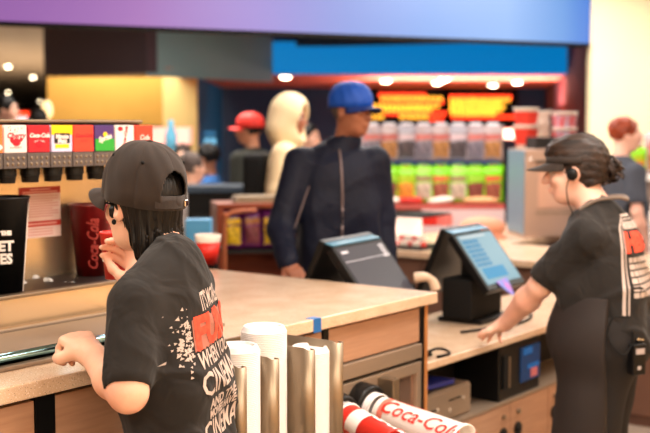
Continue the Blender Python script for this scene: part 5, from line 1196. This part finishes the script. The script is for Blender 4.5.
# menu board of lit dots on the rear wall
mo = mat('menu_orange', rgb(255, 150, 40), .5, emit=rgb(255, 120, 20), es=2.4); my = mat('menu_yellow', rgb(255, 200, 60), .5, emit=rgb(255, 180, 50), es=1.7); mr_ = mat('menu_red', rgb(255, 70, 40), .5, emit=rgb(255, 60, 26), es=2.4)
def menu(x0, x1, rows, label):
    a = W(x0, 108, 18.85); b = W(x1, 108, 18.85); o = empty('menu_board', Vector((a.x, a.y, 0)), 0, label, 'menu board', 'lit menu boards on the dark rear wall')
    MB().box(-.1, b.x - a.x + .1, .02, .07, a.z - .34, a.z + .36).build('board', M['blackmatte'], o)
    for (py, s0, s1, m_) in rows:
        mb = MB(); z = W(x0, py, 18.85).z; xa = W(s0, py, 18.85).x - a.x; xb = W(s1, py, 18.85).x - a.x; x = xa; rn = random.Random(int(py * 7 + s0))
        while x < xb:
            wd = rn.uniform(.03, .07); mb.box(x, x + wd, 0, .019, z - .030, z + .030); x += wd + .022
        mb.build('menu_line', m_, o)
    return o
menu(370, 444, [(95, 379, 425, mr_), (98.5, 381, 440, my), (102, 381, 443, mr_), (106, 372, 440, my), (110, 372, 432, my), (113.5, 386, 444, mr_), (117, 372, 384, my), (116.8, 400, 428, my), (119, 430, 444, mr_)], 'left lit orange menu board just right of the blue cap')
menu(450, 512, [(97, 450, 511, mr_), (100, 450, 511, my), (103.5, 450, 500, my), (107, 450, 503, my), (110.5, 450, 500, my), (114, 452, 495, my), (117, 452, 511, mr_)], 'right lit orange menu board above the clear bags')
a = W(492, 134, 9.9); ls = empty('light_sign', a, 0, 'small glowing white strip sign left of the red popcorn cups', 'sign')
MB().box(0, .24, 0, .03, -.045, .045).build('lit_face', mat('sign_white', (1, .9, .8, 1), .5, emit=(1, .66, .46, 1), es=2.2), ls); MB().box(-.01, .25, .031, .05, -.055, .055).build('backing', M['red'], ls); MB().box(.11, .13, .03, .05, -1.0, -.05).build('post', M['black'], ls)
MB().box(.02, .22, .0, .06, a.z * -1, -1.0).build('foot', M['black'], ls)
# restroom-style sign on the blue wall
a = W(210, 148, 15.5); wsn = empty('wall_sign', Vector((W(210, 140, 15.0).x, W(210, 140, 15.0).y, W(210, 140, 15).z)), .0, 'pale blue glowing square sign on the blue wall strip', 'sign')
ms = mat('sign_pale_blue', rgb(120, 190, 220), .5, emit=rgb(120, 196, 230), es=.9)
MB().box(-.075, .075, 0, .02, -.17, .02).build('sign_plate', ms, wsn, bevel=.01); MB().box(-.075, .075, 0, .02, .06, .11).build('sign_caption', mat('sign_mid_blue', rgb(60, 130, 176), .5, emit=rgb(60, 130, 176), es=.5), wsn)
MB().sph((0, -.004, -.01), (.016, .006, .016), 10).box(-.025, .025, -.006, 0, -.10, -.03).box(-.018, -.004, -.006, 0, -.155, -.10).box(.004, .018, -.006, 0, -.155, -.10).build('pictogram', mat('sign_blue', rgb(30, 110, 170), .5), wsn)
# lit counter props at the far left: red/white sign, glowing canopy over far kiosk
a = W(25, 120, 14.0); o = MB().box(-.17, .17, 0, .05, -.10, .04).build('kiosk_board', mat('kiosk_white', (.9, .85, .9, 1), .5, emit=(1, .86, .9, 1), es=.9), None, loc=a); tag(o, 'small red and white lit board at far left above the soda panels', 'sign'); MB().box(-.17, .17, -.004, .05, .04, .10).build('red_header', mr_, o); MB().box(-.02, .02, .0, .04, -a.z, -.10).build('post', M['black'], o)
a = W(140, 131, 12.0); kk = empty('kiosk', Vector((a.x, a.y, 0)), 0, 'lit food kiosk with pink canopy in front of the cream wall', 'kiosk')
MB().box(.02, .52, 0, .3, a.z - .14, a.z + .04).build('lit_canopy', mat('kiosk_glow', (1, .7, .6, 1), .5, emit=(1, .44, .34, 1), es=.8), kk); MB().box(.32, .50, .0, .3, a.z - .5, a.z - .14).box(.0, .54, .05, .3, 0, a.z - .5).build('body', mat('kiosk_wood', rgb(120, 60, 30), .6), kk); MB().box(.1, .28, .02, .2, a.z - .3, a.z - .14).build('magenta_panel', mat('magenta', rgb(170, 30, 90), .5), kk)
a = W(171, 140, 11.2); o = MB().lathe([(.0001, -.16), (.055, -.16), (.058, .05), (.03, .13), (.028, .2), (.0001, .2)], 24).build('water_bottle_display', mat('pale_blue_plastic', rgb(110, 190, 226), .3), None, loc=a, smooth=True); tag(o, 'pale blue bottle-shaped display in front of the lit kiosk', 'display'); MB().cyl((0, 0, -a.z), (0, 0, -.16), .05).build('stand', M['black'], o)

# ================================================================ PEOPLE
worker_left(); worker_right(); man_guest()
deg = math.radians
hoodR = bystander(288, 118, 7.8, deg(-110), 'person in raised cream hood facing right behind the navy jacket', M['hoodie'], M['blackmatte'], M['skindark'], hood=True, hs=1.06, body_yaw=deg(-100), h=.009, sw=.19, pitch=-.12)
MB().box(-.13, .13, -.30, -.14, 1.05, 1.42).build('backpack', M['blackmatte'], hoodR[0], bevel=.04)
bystander(251, 130, 9.25, deg(80), 'person in red cap and dark clothes leaning left beyond the cream hood', M['olive'], M['hair'], M['skinmid'], hat=M['capred'], body_yaw=deg(60))
bystander(209, 158, 9.8, deg(70), 'dark-haired person in blue top at the stand left of the red cap', M['tee_blue'], M['hair'], M['skinmid'], body_yaw=deg(90))
bystander(190, 168, 9.1, deg(-60), 'grey-haired person with pale top close behind the black cap', M['tee_white'], M['hairgrey'], M['skin'])
bystander(183, 158, 10.5, deg(180), 'blurred person in white top at the lit kiosk', M['tee_white'], M['hairbrown'], M['skin'])
bystander(306, 138, 9.4, deg(-120), 'dark-haired person mostly hidden between cream hood and navy jacket', M['tee_grey'], M['hair'], M['skin'])
bystander(3, 110, 9.5, deg(-90), 'dark-haired person in pale blue at the far left edge', M['tee_blue'], M['hair'], M['skin'])
bystander(38, 122, 10.5, deg(0), 'dark-haired person seen over the soda flavour panels', M['olive'], M['hair'], M['skinmid'])
bystander(623, 135, 7.5, deg(-100), 'ginger-haired person in grey top behind the hair bun', M['tee_grey'], M['hairred'], M['skin2'], sleeve='short', h=.009, hs=.98, body_yaw=deg(-75))
bystander(677, 140, 6.95, deg(60), 'person with bare forearm at the right edge of the picture', M['tee_white'], M['hairbrown'], M['skinmid'], sleeve='short', h=.009)
# counter and green packs behind them at the right edge
q = W(640, 176, 8.4); rs = empty('side_shelf', Vector((q.x - .1, q.y, 0)), 0, 'white-topped shelf against the cream wall at the right edge', 'shelf')
MB().box(0, .9, 0, .4, q.z - .04, q.z).build('shelf_top', M['white'], rs, bevel=.004); MB().box(.02, .88, .03, .38, 0, q.z - .04).build('cabinet_body', mat('warm_grey_body', rgb(150, 130, 120), .6), rs)
for i in range(3):
    o = bag('g', (2, 0, 3)[i], Vector((q.x + .0 + i * .22, q.y + .05, q.z - 0.0)), ['orange-panelled', 'brown-panelled', 'pale-panelled'][i] + ' green bag on the shelf at the right edge', 'green bags on the right-hand shelf', 0, .62)
for i in range(3):
    o = bag('c', i, Vector((q.x - .02 + i * .2, q.y + .22, q.z + .0)), 'clear %s bag on the right-edge shelf, behind the green bags' % clook[i], 'clear bags on the right-hand shelf', 0, .95)
